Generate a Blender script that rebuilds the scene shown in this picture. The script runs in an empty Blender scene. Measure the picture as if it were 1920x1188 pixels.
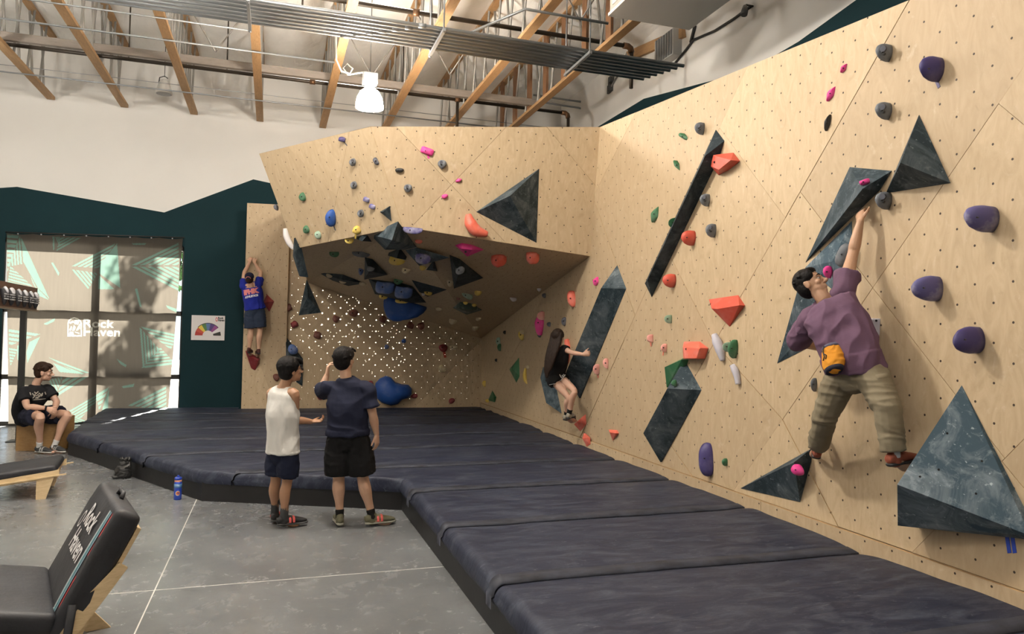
import bpy, bmesh, math, random
from mathutils import Vector, Matrix, noise
from mathutils.bvhtree import BVHTree
random.seed(7)
R_ = math.radians
SC = bpy.context.scene
COL = SC.collection
V = Vector

# ------------------------------------------------------------------ camera
CAMH, FPX = 1.8, 1367.0
YAW, PITCH, ROLL = R_(18.2), R_(1.9), R_(1.0)
FWD = V((math.sin(YAW)*math.cos(PITCH), math.cos(YAW)*math.cos(PITCH), math.sin(PITCH)))
_r0 = V((math.cos(YAW), -math.sin(YAW), 0)); _u0 = _r0.cross(FWD)
RGT = _r0*math.cos(ROLL)+_u0*math.sin(ROLL); UPV = -_r0*math.sin(ROLL)+_u0*math.cos(ROLL)
EYE = V((0, 0, CAMH))
cam = bpy.data.cameras.new('camera'); cam.sensor_width = 36; cam.lens = FPX/1920*36
cam.clip_start = .05; cam.clip_end = 300
camo = bpy.data.objects.new('camera', cam); COL.objects.link(camo)
M = Matrix((RGT, UPV, -FWD)).transposed().to_4x4(); M.translation = EYE
camo.matrix_world = M; SC.camera = camo

# ------------------------------------------------------------------ light and exposure
SC.view_settings.view_transform = 'Standard'; SC.view_settings.look = 'None'
SC.view_settings.gamma = 1; SC.view_settings.use_curve_mapping = False
SC.view_settings.exposure = 0.0
LAMP_W = 350.0
SUN_E = 110.0
w = bpy.data.worlds.new('world'); SC.world = w; w.use_nodes = True
w.node_tree.nodes['Background'].inputs[0].default_value = (.80, .90, 1, 1)
w.node_tree.nodes['Background'].inputs[1].default_value = 1.6
sd = bpy.data.lights.new('sun', 'SUN'); sd.energy = SUN_E; sd.angle = R_(1.2); sd.color = (1, .94, .84)
so = bpy.data.objects.new('sun', sd); COL.objects.link(so)
SUNDIR = V((-.24*.77, -.97*.77, -.64)).normalized()
so.rotation_euler = SUNDIR.to_track_quat('-Z', 'Y').to_euler(); so.location = (4, 30, 20)

# ------------------------------------------------------------------ projection helpers
def ray(x, y): return FWD+RGT*((x-960)/FPX)-UPV*((y-594)/FPX)
def onz(x, y, z=0.):
    d = ray(x, y); return EYE+d*((z-CAMH)/d.z)
def onp(x, y, p, n):
    d = ray(x, y); return EYE+d*((V(p)-EYE).dot(n)/d.dot(n))
def atY(x, y, Y): return onp(x, y, (0, Y, 0), V((0, 1, 0)))
def atX(x, y, X): return onp(x, y, (X, 0, 0), V((1, 0, 0)))
def atD(x, y, zc): return EYE+ray(x, y)*zc
def depth(p): return (p-EYE).dot(FWD)

# ------------------------------------------------------------------ object helpers
def tag(o, label=None, cat=None, group=None, kind=None):
    if label: o['label'] = label
    if cat: o['category'] = cat
    if group: o['group'] = group
    if kind: o['kind'] = kind
    return o
def thing(name, label, cat, loc=(0, 0, 0), rot=None, group=None, kind=None):
    o = bpy.data.objects.new(name, None); COL.objects.link(o); o.location = loc
    o.empty_display_size = .1
    if rot: o.rotation_euler = rot
    return tag(o, label, cat, group, kind)
def link(name, me, m, parent=None, smooth=False):
    if m is not None and not me.materials:
        for q in (m if isinstance(m, (list, tuple)) else [m]): me.materials.append(q)
    if smooth: me.shade_smooth()
    o = bpy.data.objects.new(name, me); COL.objects.link(o)
    if parent: o.parent = parent
    return o
def mesh(name, vs, fs, m, parent=None, smooth=False, local=False, mi=None):
    """vertices in world coordinates unless local"""
    off = V((0, 0, 0))
    if parent and not local:
        q = parent
        while q: off += q.location; q = q.parent
    me = bpy.data.meshes.new(name); me.from_pydata([tuple(V(v)-off) for v in vs], [], fs)
    for q in (m if isinstance(m, (list, tuple)) else [m]): me.materials.append(q)
    if mi:
        for p, k in zip(me.polygons, mi): p.material_index = k
    me.update()
    return link(name, me, None, parent, smooth)
def frombm(name, bm, m, parent=None, smooth=False, local=False):
    off = V((0, 0, 0))
    if parent and not local:
        q = parent
        while q: off += q.location; q = q.parent
        bmesh.ops.translate(bm, verts=bm.verts, vec=-off)
    me = bpy.data.meshes.new(name); bm.to_mesh(me); bm.free()
    for q in (m if isinstance(m, (list, tuple)) else [m]): me.materials.append(q)
    return link(name, me, None, parent, smooth)
def boxbm(x0, x1, y0, y1, z0, z1, bev=0, bm=None, mat=None, seg=2):
    own = bm or bmesh.new()
    r = bmesh.ops.create_cube(own, size=1)
    T = Matrix.Translation(((x0+x1)/2, (y0+y1)/2, (z0+z1)/2)) @ Matrix.Diagonal((x1-x0, y1-y0, z1-z0, 1))
    if mat: T = mat @ T
    bmesh.ops.transform(own, matrix=T, verts=r['verts'])
    if bev:
        es = list({e for v in r['verts'] for e in v.link_edges})
        bmesh.ops.bevel(own, geom=es, offset=bev, segments=seg, affect='EDGES', profile=.5)
    return own
def box(name, x0, x1, y0, y1, z0, z1, m, parent=None, bev=0, local=False, smooth=False):
    return frombm(name, boxbm(x0, x1, y0, y1, z0, z1, bev), m, parent, smooth, local)
def tubebm(pts, rad, n=10, bm=None, side=None, cap=True):
    """tube along pts; rad = number, list of numbers or list of (rx, ry); side = direction of rx"""
    bm = bm or bmesh.new()
    pts = [V(p) for p in pts]; k = len(pts)
    if not isinstance(rad, (list, tuple)): rad = [rad]*k
    rings = []; prev = None
    for i, p in enumerate(pts):
        t = (pts[min(i+1, k-1)]-pts[max(i-1, 0)]).normalized()
        s = side[i] if isinstance(side, list) else side
        if s is None:
            s = prev if prev is not None else (V((0, 0, 1)) if abs(t.z) < .9 else V((1, 0, 0)))
        s = V(s); s = (s-t*s.dot(t))
        if s.length < 1e-5: s = t.orthogonal()
        s.normalize(); prev = s
        q = t.cross(s)
        rx, ry = rad[i] if isinstance(rad[i], (list, tuple)) else (rad[i], rad[i])
        rings.append([bm.verts.new(p+s*rx*math.cos(a)+q*ry*math.sin(a)) for a in [2*math.pi*j/n for j in range(n)]])
    for a, b in zip(rings, rings[1:]):
        for j in range(n):
            bm.faces.new((a[j], a[(j+1) % n], b[(j+1) % n], b[j]))
    if cap:
        bm.faces.new(rings[0][::-1]); bm.faces.new(rings[-1])
    return bm
def tube(name, pts, rad, m, parent=None, n=10, local=False, side=None, smooth=True):
    bm = tubebm(pts, rad, n, side=side)
    o = frombm(name, bm, m, parent, False, local)
    if smooth:
        for p in o.data.polygons: p.use_smooth = len(p.vertices) == 4
    return o
def lathebm(prof, n=24, bm=None, T=None):
    bm = bm or bmesh.new(); rings = []; new = []
    for r, z in prof:
        if r < 1e-5: ring = [bm.verts.new((0, 0, z))]
        else: ring = [bm.verts.new((r*math.cos(2*math.pi*j/n), r*math.sin(2*math.pi*j/n), z)) for j in range(n)]
        rings.append(ring); new += ring
    for a, b in zip(rings, rings[1:]):
        for j in range(n):
            f = [a[j % len(a)], a[(j+1) % len(a)], b[(j+1) % len(b)], b[j % len(b)]]
            f = list(dict.fromkeys(f))
            if len(f) > 2: bm.faces.new(f)
    if T: bmesh.ops.transform(bm, matrix=T, verts=new)
    return bm
def hullobj(name, pts, m, parent=None, bev=0, seg=2, smooth=False):
    bm = bmesh.new()
    for p in pts: bm.verts.new(p)
    r = bmesh.ops.convex_hull(bm, input=bm.verts)
    bmesh.ops.delete(bm, geom=[e for e in r['geom_interior'] if isinstance(e, bmesh.types.BMVert)], context='VERTS')
    bmesh.ops.dissolve_limit(bm, angle_limit=.02, verts=bm.verts, edges=bm.edges)
    bmesh.ops.recalc_face_normals(bm, faces=bm.faces)
    if bev: bmesh.ops.bevel(bm, geom=list(bm.edges), offset=bev, segments=seg, affect='EDGES', profile=.5, clamp_overlap=True)
    return frombm(name, bm, m, parent, smooth)
def copy_tree(o, parent=None):
    c = o.copy(); COL.objects.link(c)
    if parent: c.parent = parent
    for ch in list(o.children): copy_tree(ch, c)
    return c
def text_mesh(s, size, bold=0.0, align='LEFT', space=1.0):
    cu = bpy.data.curves.new('text', 'FONT'); cu.body = s; cu.size = size; cu.align_x = align
    cu.offset = bold; cu.space_character = space; cu.resolution_u = 3
    o = bpy.data.objects.new('text', cu); COL.objects.link(o)
    dg = bpy.context.evaluated_depsgraph_get()
    me = bpy.data.meshes.new_from_object(o.evaluated_get(dg))
    bpy.data.objects.remove(o); bpy.data.curves.remove(cu)
    return me
def text_obj(name, s, size, m, origin, xdir, ydir, parent=None, bold=0.0, align='LEFT', lift=.002, space=1.0):
    me = text_mesh(s, size, bold, align, space)
    x = V(xdir).normalized(); y = V(ydir).normalized(); z = x.cross(y)
    off = V((0, 0, 0)); q = parent
    while q: off += q.location; q = q.parent
    for v in me.vertices: v.co = V(origin)+x*v.co.x+y*v.co.y+z*lift-off
    me.materials.clear(); me.materials.append(m)
    return link(name, me, None, parent)

# ------------------------------------------------------------------ materials
MATS = {}
def srgb(r, g, b):
    f = lambda c: (c/255/12.92) if c/255 <= .04045 else ((c/255+.055)/1.055)**2.4
    return (f(r), f(g), f(b))
class NT:
    def __init__(s, name):
        s.m = bpy.data.materials.new(name); s.m.use_nodes = True; s.t = s.m.node_tree
        s.b = s.t.nodes['Principled BSDF']; s.out = s.t.nodes['Material Output']
    def n(s, typ, **k):
        q = s.t.nodes.new(typ)
        for a, v in k.items():
            if a.startswith('i_'):
                key = a[2:]; q.inputs[int(key) if key.isdigit() else key].default_value = v
            else: setattr(q, a, v)
        return q
    def l(s, a, b): s.t.links.new(a, b)
    def math(s, op, a, b=None, c=None):
        q = s.t.nodes.new('ShaderNodeMath'); q.operation = op
        for i, v in enumerate((a, b, c)):
            if v is None: continue
            if isinstance(v, (int, float)): q.inputs[i].default_value = v
            else: s.l(v, q.inputs[i])
        return q.outputs[0]
    def mix(s, fac, a, b):
        q = s.t.nodes.new('ShaderNodeMix'); q.data_type = 'RGBA'
        for i, v in ((0, fac), (6, a), (7, b)):
            if isinstance(v, (int, float)): q.inputs[i].default_value = v
            elif isinstance(v, tuple): q.inputs[i].default_value = (*v[:3], 1)
            else: s.l(v, q.inputs[i])
        return q.outputs[2]
    def coords(s, kind='Object', scale=(1, 1, 1)):
        tc = s.n('ShaderNodeTexCoord'); mp = s.n('ShaderNodeMapping'); mp.inputs['Scale'].default_value = scale
        s.l(tc.outputs[kind], mp.inputs[0]); return mp.outputs[0]
    def noise(s, vec, scale, detail=4, rough=.55, dist=0):
        q = s.n('ShaderNodeTexNoise'); q.inputs['Scale'].default_value = scale; q.inputs['Detail'].default_value = detail
        q.inputs['Roughness'].default_value = rough; q.inputs['Distortion'].default_value = dist
        if vec is not None: s.l(vec, q.inputs['Vector'])
        return q.outputs['Fac']
    def ramp(s, fac, p0, p1, c0=(0, 0, 0), c1=(1, 1, 1)):
        q = s.n('ShaderNodeValToRGB'); e = q.color_ramp.elements
        e[0].position = p0; e[1].position = p1; e[0].color = (*c0, 1); e[1].color = (*c1, 1)
        s.l(fac, q.inputs[0]); return q.outputs[0]
    def bump(s, h, strength=.3, dist=.01):
        q = s.n('ShaderNodeBump'); q.inputs['Strength'].default_value = strength; q.inputs['Distance'].default_value = dist
        s.l(h, q.inputs['Height']); s.l(q.outputs[0], s.b.inputs['Normal'])
def mat(name, col, rough=.6, metal=0, spec=.5, var=0.0, scale=6, bump=0, bscale=40, coat=0, emit=0, kind='Object', vscale=(1, 1, 1)):
    if name in MATS: return MATS[name]
    t = NT(name); b = t.b
    b.inputs['Base Color'].default_value = (*col, 1); b.inputs['Roughness'].default_value = rough
    b.inputs['Metallic'].default_value = metal; b.inputs['Specular IOR Level'].default_value = spec
    if coat: b.inputs['Coat Weight'].default_value = coat
    if var or bump: vec = t.coords(kind, vscale)
    if var:
        n = t.noise(vec, scale)
        dark = tuple(c*(1-var) for c in col); lite = tuple(min(1, c*(1+var)) for c in col)
        t.l(t.mix(t.ramp(n, .3, .7), dark, lite), b.inputs['Base Color'])
    if bump: t.bump(t.noise(vec, bscale), bump, .01)
    if emit:
        b.inputs['Emission Color'].default_value = (*col, 1); b.inputs['Emission Strength'].default_value = emit
    MATS[name] = t.m; return t.m

def ply_mat(name, c0, c1, dots=True, chalk=.12):
    """birch plywood in wall coordinates (UV in metres), staggered grid of bolt holes"""
    t = NT(name); tc = t.n('ShaderNodeTexCoord'); uv = tc.outputs['UV']
    oi = t.n('ShaderNodeObjectInfo')
    mp = t.n('ShaderNodeMapping'); mp.inputs['Scale'].default_value = (4.5, 1.3, 1); t.l(uv, mp.inputs[0])
    cmb = t.n('ShaderNodeCombineXYZ'); t.l(t.math('MULTIPLY', oi.outputs['Random'], 40.0), cmb.inputs[2])
    t.l(cmb.outputs[0], mp.inputs['Location'])
    grain = t.noise(mp.outputs[0], 1.7, 8, .62, 3.2)
    big = t.noise(uv, .8, 3)
    c = t.mix(t.ramp(grain, .25, .75), c0, c1)
    c = t.mix(t.math('MULTIPLY', oi.outputs['Random'], .42), c, (.32, .235, .15))
    # chalk scuffs and knots
    mp2 = t.n('ShaderNodeMapping'); mp2.inputs['Scale'].default_value = (5, 3, 1); t.l(uv, mp2.inputs[0])
    sc = t.noise(mp2.outputs[0], 2.2, 6, .7, .6)
    c = t.mix(t.math('MULTIPLY', t.ramp(sc, .60, .80), chalk*3), c, (.74, .66, .54))
    kn = t.noise(uv, 5.5, 3, .6, 2.0)
    c = t.mix(t.math('MULTIPLY', t.ramp(kn, .66, .76), .22), c, tuple(x*.45 for x in c0))
    if dots:
        sx = t.n('ShaderNodeSeparateXYZ'); t.l(uv, sx.inputs[0])
        def lat(o1, o2):
            a = t.math('FRACT', t.math('ADD', t.math('DIVIDE', sx.outputs[0], .25), o1))
            b = t.math('FRACT', t.math('ADD', t.math('DIVIDE', sx.outputs[1], .24), o2))
            a = t.math('MULTIPLY', t.math('SUBTRACT', a, .5), .25); b = t.math('MULTIPLY', t.math('SUBTRACT', b, .5), .24)
            return t.math('SQRT', t.math('ADD', t.math('MULTIPLY', a, a), t.math('MULTIPLY', b, b)))
        d = t.math('MINIMUM', lat(0, 0), lat(.5, .5))
        hole = t.math('LESS_THAN', d, .0078)
        c = t.mix(hole, c, (.035, .022, .014))
        t.bump(t.math('SUBTRACT', t.math('MULTIPLY', grain, .05), hole), .5, .006)
    t.l(c, t.b.inputs['Base Color']); t.b.inputs['Roughness'].default_value = .58
    t.b.inputs['Specular IOR Level'].default_value = .35
    MATS[name] = t.m; return t.m
PLY = ply_mat('birch_plywood', (.43, .325, .20), (.56, .44, .29))
PLYEDGE = mat('plywood_edge', (.42, .28, .14), .7, var=.2, scale=30)
PLYC = None
def furn_mat():
    t = NT('furniture_plywood'); v = t.coords('Object', (3, 3, 14))
    g = t.noise(v, 3, 6, .6, 1.2)
    t.l(t.mix(t.ramp(g, .3, .7), (.55, .40, .21), (.74, .58, .36)), t.b.inputs['Base Color']); t.b.inputs['Roughness'].default_value = .5
    return t.m
FURN = furn_mat()
def volume_mat(name, col, chalk=.55, seed=0.):
    t = NT(name); v = t.coords('Object', (1, 1, 1))
    a = t.noise(v, 2.6+seed, 6, .68, 1.0); b = t.noise(v, 30, 3, .6); d = t.noise(v, 9, 5, .7, 1.5)
    m1 = t.math('MULTIPLY', t.ramp(a, .44, .80), chalk)
    m2 = t.math('MULTIPLY', t.ramp(d, .54, .74), chalk*.6)
    m3 = t.math('MULTIPLY', t.ramp(b, .66, .71), chalk)
    f = t.math('MINIMUM', t.math('ADD', t.math('ADD', m1, m2), m3), .85)
    t.l(t.mix(f, col, (.46, .53, .58)), t.b.inputs['Base Color']); t.b.inputs['Roughness'].default_value = .75
    t.b.inputs['Specular IOR Level'].default_value = .3
    t.bump(b, .15, .004); return t.m
VOL = volume_mat('teal_texture_paint', (.018, .034, .045), .30)
VOLC = volume_mat('teal_texture_paint_chalked', (.040, .072, .098), .55, .7)
VOLD = volume_mat('dark_teal_paint', (.011, .021, .028), .14, .3)
WHITEWALL = mat('white_wall_paint', (.63, .62, .595), .8, var=.03, scale=.6, bump=.03, bscale=60)
TEALWALL = mat('dark_teal_wall_paint', (.0045, .023, .029), .8, spec=.2, var=.12, scale=.8)
BLACKM = mat('black_metal', (.012, .012, .012), .5)
STEEL = mat('galvanised_conduit', (.27, .285, .30), .45, metal=.7, var=.08, scale=3)
GREYTUBE = mat('grey_steel_tube', (.26, .25, .235), .55, metal=.4)
PIPE = mat('dark_sprinkler_pipe', (.035, .026, .018), .45, metal=.3)
BRASS = mat('bronze_pipe_fitting', (.13, .07, .035), .45, metal=.5)
def wood_mat(name, c0, c1, sc=(2, 2, 2)):
    t = NT(name); v = t.coords('Object', sc)
    g = t.noise(v, 4, 6, .65, 1.5)
    t.l(t.mix(t.ramp(g, .3, .72), c0, c1), t.b.inputs['Base Color']); t.b.inputs['Roughness'].default_value = .65
    return t.m
JOIST = wood_mat('fir_chord_wood', (.27, .155, .07), (.42, .26, .125), (10, 1.2, 10))
BOARD = wood_mat('brown_board_wood', (.13, .06, .025), (.20, .10, .045), (8, 8, 1.2))
GIRD = wood_mat('weathered_girder_wood', (.17, .145, .125), (.23, .20, .175), (1, 8, 8))
# ================================================================== ROOM SHELL
WX0, WX1, WY0, WY1, CZ = -9.0, 6.6, -5.0, 16.5, 7.75
# floor: concrete slabs between sawn joints
def concrete():
    t = NT('polished_concrete'); v = t.coords('Object')
    a = t.noise(v, .7, 6, .6, .4); b = t.noise(v, 5, 6, .7, .5); c = t.noise(v, 45, 3)
    m = t.mix(t.ramp(a, .32, .7), (.105, .11, .116), (.185, .193, .20))
    m = t.mix(t.math('MULTIPLY', t.ramp(b, .42, .80), .22), m, (.25, .255, .26))
    m = t.mix(t.math('MULTIPLY', t.ramp(b, .30, .42, (1, 1, 1), (0, 0, 0)), .35), m, (.085, .082, .08))
    mp = t.coords('Object', (1.0, 3.2, 1)); s = t.noise(mp, 7, 5, .75, .8)
    m = t.mix(t.math('MULTIPLY', t.ramp(s, .70, .85), .15), m, (.40, .40, .40))
    m = t.mix(t.math('MULTIPLY', t.ramp(c, .70, .73), .6), m, (.55, .55, .53))
    t.l(m, t.b.inputs['Base Color'])
    t.l(t.ramp(b, .3, .8, (.16, .16, .16), (.36, .36, .36)), t.b.inputs['Roughness'])
    t.b.inputs['Specular IOR Level'].default_value = .5
    t.bump(t.noise(v, 3.0, 4), .05, .01); return t.m
CONC = concrete()
JOINT = mat('pale_joint_filler', (.60, .59, .56), .7)
fl = thing('floor', 'grey polished concrete slab floor with pale sawn joints', 'floor', kind='structure')
mesh('joint_filler', [(WX0, WY0, -.001), (WX1, WY0, -.001), (WX1, WY1, -.001), (WX0, WY1, -.001)], [(0, 1, 2, 3)], JOINT, fl)
JA = onz(365, 940); JB = onz(255, 1188)           # joint running towards the window
JC = onz(215, 1112); JD = onz(825, 1062)          # joint along X
xj = [WX0, (JA.x+JB.x)/2-4.6, (JA.x+JB.x)/2, (JA.x+JB.x)/2+4.6, WX1]
JE = onz(150, 881)
yj = [WY0, .3, (JC.y+JD.y)/2, JE.y, 13.6, WY1]
for i in range(len(xj)-1):
    for j in range(len(yj)-1):
        g, gx = .007, .0045
        box('slab', xj[i]+gx, xj[i+1]-gx, yj[j]+g, yj[j+1]-g, -.12, 0, CONC, fl)
def polywall(name, p2, inv, mats, polys, thick, parent=None):
    vs, fs, mi = [], [], []
    for pl, k in polys:
        b = len(vs); vs += [inv(*q) for q in pl]; fs.append(list(range(b, b+len(pl)))); mi.append(k)
    o = mesh(name, vs, fs, mats, parent, mi=mi); o['kind'] = 'structure'; return o
# back wall: white above, dark teal mountain below, glazed opening
def bw(x, y): p = atY(x, y, WY1); return (p.x, p.z)
OPX1 = bw(341, 600)[0]; OPZ1 = bw(180, 455)[1]; OPX0 = bw(5, 580)[0]
mt = [bw(*q) for q in ((-60, 356), (32, 350), (308, 398), (475, 336), (640, 372))]
ridge = [(WX0, mt[0][1])]+mt+[(WX1, mt[-1][1]-.2)]
inv = lambda x, z: V((x, WY1, z))
polys = []
for (xa, za), (xb, zb) in zip(ridge, ridge[1:]):
    polys.append(([(xa, za), (xb, zb), (xb, CZ+.3), (xa, CZ+.3)], 0))
    def cell(x0, z0, x1, z1):
        polys.append(([(x0, OPZ1 if x0 < OPX1-.001 and x0 > OPX0-.001 else 0), (x1, OPZ1 if x1 <= OPX1+.001 and x0 < OPX1-.001 and x0 > OPX0-.001 else 0), (x1, z1), (x0, z0)], 1))
    cuts = sorted({xa, xb} | {c for c in (OPX0, OPX1) if xa < c < xb})
    for a, b in zip(cuts, cuts[1:]):
        za_ = za+(zb-za)*(a-xa)/(xb-xa); zb_ = za+(zb-za)*(b-xa)/(xb-xa)
        inside = a > OPX0-.001 and b < OPX1+.001
        lo = OPZ1 if inside else -.1
        polys.append(([(a, lo), (b, lo), (b, zb_), (a, za_)], 1))
wb = polywall('wall_back', None, inv, [WHITEWALL, TEALWALL], polys, .2)
tag(wb, 'white wall with dark teal painted mountain band', 'wall')
# reveal of the opening
rv = .22
o = mesh('wall_reveal', [(OPX1, WY1, -.1), (OPX1, WY1+rv, -.1), (OPX1, WY1+rv, OPZ1), (OPX1, WY1, OPZ1), (OPX0, WY1, OPZ1), (OPX0, WY1+rv, OPZ1)],
         [(0, 1, 2, 3), (3, 2, 5, 4)], TEALWALL, wb); 
# right building wall with mural band
def rwp(x, y): p = atX(x, y, WX1); return (p.y, p.z)
m2 = [rwp(*q) for q in ((1700, -70), (1605, 0), (1497, 78), (1400, 135), (1320, 155), (1207, 185), (1117, 240))]
m2 = [(WY0, m2[0][1])]+[q for q in m2]+[(WY1, m2[-1][1])]
inv2 = lambda y, z: V((WX1, y, z)); polys = []
for (ya, za), (yb, zb) in zip(m2, m2[1:]):
    polys.append(([(ya, za), (yb, zb), (yb, CZ+.3), (ya, CZ+.3)], 0)); polys.append(([(ya, -.1), (yb, -.1), (yb, zb), (ya, za)], 1))
o = polywall('wall_right', None, inv2, [WHITEWALL, TEALWALL], polys, .2); tag(o, 'white side wall with dark teal mountain band above the boulder wall', 'wall')
o = mesh('wall_left', [(WX0, WY0, -.1), (WX0, WY1, -.1), (WX0, WY1, CZ+.3), (WX0, WY0, CZ+.3)], [(0, 1, 2, 3)], WHITEWALL); tag(o, 'plain white side wall beyond the lounge area', 'wall', kind='structure')
o = mesh('wall_front', [(WX0, WY0, -.1), (WX1, WY0, -.1), (WX1, WY0, CZ+.3), (WX0, WY0, CZ+.3)], [(0, 1, 2, 3)], WHITEWALL); tag(o, 'plain white wall behind the lounge area', 'wall', kind='structure')
# ceiling: sagging white insulation sheets
def insul():
    t = NT('white_insulation_sheet'); v = t.coords('Object', (1, .45, 1))
    a = t.noise(v, 2.2, 6, .62, 2.2); b = t.noise(v, 9, 4, .6, 1.5)
    t.l(t.mix(t.ramp(a, .3, .7), (.86, .85, .825), (.93, .925, .90)), t.b.inputs['Base Color']); t.b.inputs['Roughness'].default_value = .45
    t.bump(t.math('ADD', t.math('MULTIPLY', a, 1.0), t.math('MULTIPLY', b, .3)), .30, .06); return t.m
INS = insul()
JX = [-4.28+1.305*k for k in range(-3, 8)]
nx, ny = 130, 150; vs = []; fs = []
for j in range(ny+1):
    for i in range(nx+1):
        x = WX0-.1+(WX1-WX0+.2)*i/nx; y = WY0-.1+(WY1-WY0+.2)*j/ny
        ph = ((x-JX[0])/1.305) % 1.0
        sag = .13*math.sin(math.pi*ph)**.7*(1+.35*noise.noise(V((x*.6, y*.7, 0))))
        wr = .035*noise.noise(V((x*2.2, y*1.1, 3)))+.02*noise.noise(V((x*5, y*2.2, 7)))
        vs.append((x, y, CZ-.02-sag+wr))
for j in range(ny):
    for i in range(nx):
        a = j*(nx+1)+i; fs.append((a, a+nx+1, a+nx+2, a+1))
o = mesh('ceiling', vs, fs, INS, smooth=True); tag(o, 'sagging white insulation sheets between the roof trusses', 'ceiling', kind='structure')
o = mesh('roof_deck', [(WX0-.3, WY0-.3, CZ+.25), (WX1+.3, WY0-.3, CZ+.25), (WX1+.3, WY1+.3, CZ+.25), (WX0-.3, WY1+.3, CZ+.25)], [(0, 1, 2, 3)], mat('roof_deck_grey', (.2, .2, .2), .9)); tag(o, kind='structure')
o['label'] = 'grey roof deck above the insulation'; o['category'] = 'roof'

# ================================================================== TRUSSES
CHZ = 6.42
web0 = None
for k, x in enumerate(JX):
    if x < -6.2 or x > 5.2: continue
    t = thing('roof_truss', 'open web roof truss with flat timber bottom chord and grey tube webs', 'truss', (x, 0, CHZ), group='roof trusses spanning the gym')
    last = x > 4.5
    if last:
        t['label'] = 'end roof truss beside the side wall with upright brown boards on its chord'; del t['group']
    box('bottom_chord', -.07, .07, WY0+.05, WY1-.04, 0, .06, JOIST, t, local=True)
    box('top_chord', -.06, .06, WY0+.05, WY1-.04, CZ-CHZ-.12, CZ-CHZ-.06, JOIST, t, local=True)
    y = WY1-.35; i = 0
    hz = CZ-CHZ-.09
    while y > 1.0:
        for (ya, yb, xo) in ((y, y-.30, -.045), (y-.32, y-.62, .045)):
            a = V((xo, ya, .05 if i % 2 == 0 else hz)); b = V((xo, yb, hz if i % 2 == 0 else .05))
            if web0 is None:
                web0 = tubebm([(0, 0, 0), (0, 0, 1)], .021, 6); me = bpy.data.meshes.new('web_tube'); web0.to_mesh(me); web0.free(); me.materials.append(GREYTUBE); web0 = me
            o = bpy.data.objects.new('web_tube', web0); COL.objects.link(o); o.parent = t; o.location = a
            d = b-a; o.rotation_euler = d.to_track_quat('Z', 'X').to_euler(); o.scale = (1, 1, d.length)
            i += 1
        y -= .72
    if last:
        yy = 15.6
        while yy > 5.5:
            box('upright_board', -.065, -.02, yy-.09, yy+.09, .06, hz, BOARD, t, local=True); yy -= .92
# sway braces between trusses
for (x, y, s) in ((JX[7], 13.2, 1), (JX[5], 13.0, 1), (JX[4], 10.6, 1), (JX[9], 9.8, -1), (JX[8], 12.6, 1)):
    b = thing('cross_brace', 'thin grey V shaped cross brace between two roof trusses', 'brace', (x, y, CHZ), group='V shaped braces between the trusses')
    tube('brace_rod', [(0.03, 0, 1.15), (.65, 0, .12)], .012, GREYTUBE, b, 6, local=True); tube('brace_rod', [(.65, 0, .12), (1.27, 0, 1.15)], .012, GREYTUBE, b, 6, local=True)
# girder across the trusses
gY = onz(480, 126, 6.62).y
o = box('girder', -7.5, 5.0, gY-.05, gY+.05, 6.54, 6.67, GIRD); tag(o, 'long grey brown timber girder laid across the truss chords', 'beam')
# sprinkler pipes
pz = 6.60
pA = onz(1060, 210, pz); pB = onz(200, 108, pz); Y1 = (pA.y+pB.y)/2
t = thing('sprinkler_pipe', 'dark sprinkler pipe near the back wall with bronze elbow and drop', 'pipe', (pA.x, Y1, pz))
tube('pipe', [(-12, 0, 0), (0, 0, 0)], .035, PIPE, t, 10, local=True)
tube('elbow', [(-.06, 0, 0), (.02, 0, 0), (.07, 0, -.03), (.09, 0, -.10)], .052, BRASS, t, 10, local=True)
tube('drop', [(.09, 0, -.08), (.09, 0, -1.9)], .033, PIPE, t, 10, local=True)
tube('riser', [(-2.3, 0, 0), (-2.3, 0, -1.6)], .03, PIPE, t, 10, local=True)
for q in (-8.2, -6.6, -4.6, -3.4): tube('hanger_rod', [(q, 0, .02), (q, 0, 1.0)], .012, PIPE, t, 6, local=True)
for q in (-5.1, -2.3): tube('coupling', [(q-.05, 0, 0), (q+.05, 0, 0)], .05, BRASS, t, 10, local=True)
pA = onz(1178, 84, 6.75); pB = onz(700, 14, 6.75); Y2 = (pA.y+pB.y)/2
t = thing('sprinkler_pipe', 'dark sprinkler pipe above the grey conduit rack ending in an elbow', 'pipe', (pA.x, Y2, 6.75))
tube('pipe', [(-9, 0, 0), (0, 0, 0)], .036, PIPE, t, 10, local=True)
tube('elbow', [(-.06, 0, 0), (.02, 0, 0), (.07, 0, -.03), (.09, 0, -.10)], .052, BRASS, t, 10, local=True)
tube('drop', [(.09, 0, -.08), (.09, 0, -.7)], .033, PIPE, t, 10, local=True)
for q in (-6.1, -3.55): tube('coupling', [(q-.05, 0, 0), (q+.05, 0, 0)], .055, BRASS, t, 10, local=True)
for q in (-5.2, -4.45): tube('hanger_rod', [(q, 0, -.25), (q, 0, .95)], .014, PIPE, t, 6, local=True)
# thin conduits tied under the chords
def run(label, a, b, z, r=.013, name='conduit'):
    A = onz(*a, z); B = onz(*b, z); y = (A.y+B.y)/2
    o = tube(name, [(-8.5, y, z), (B.x, y, z)], r, STEEL, None, 8); tag(o, label, 'conduit'); return o
run('thin bright conduit under the truss chords nearest the conduit rack', (60, 8), (470, 50), 6.40)
run('thin pale conduit under the chords between rack and girder', (0, 34), (628, 117), 6.39, .016)
run('thin pale conduit under the chords close to the back wall', (0, 141), (1040, 245), 6.40, .014)
run('fine grey cable strung just above the back wall conduit', (0, 131), (1040, 232), 6.47, .006, 'cable')
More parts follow.
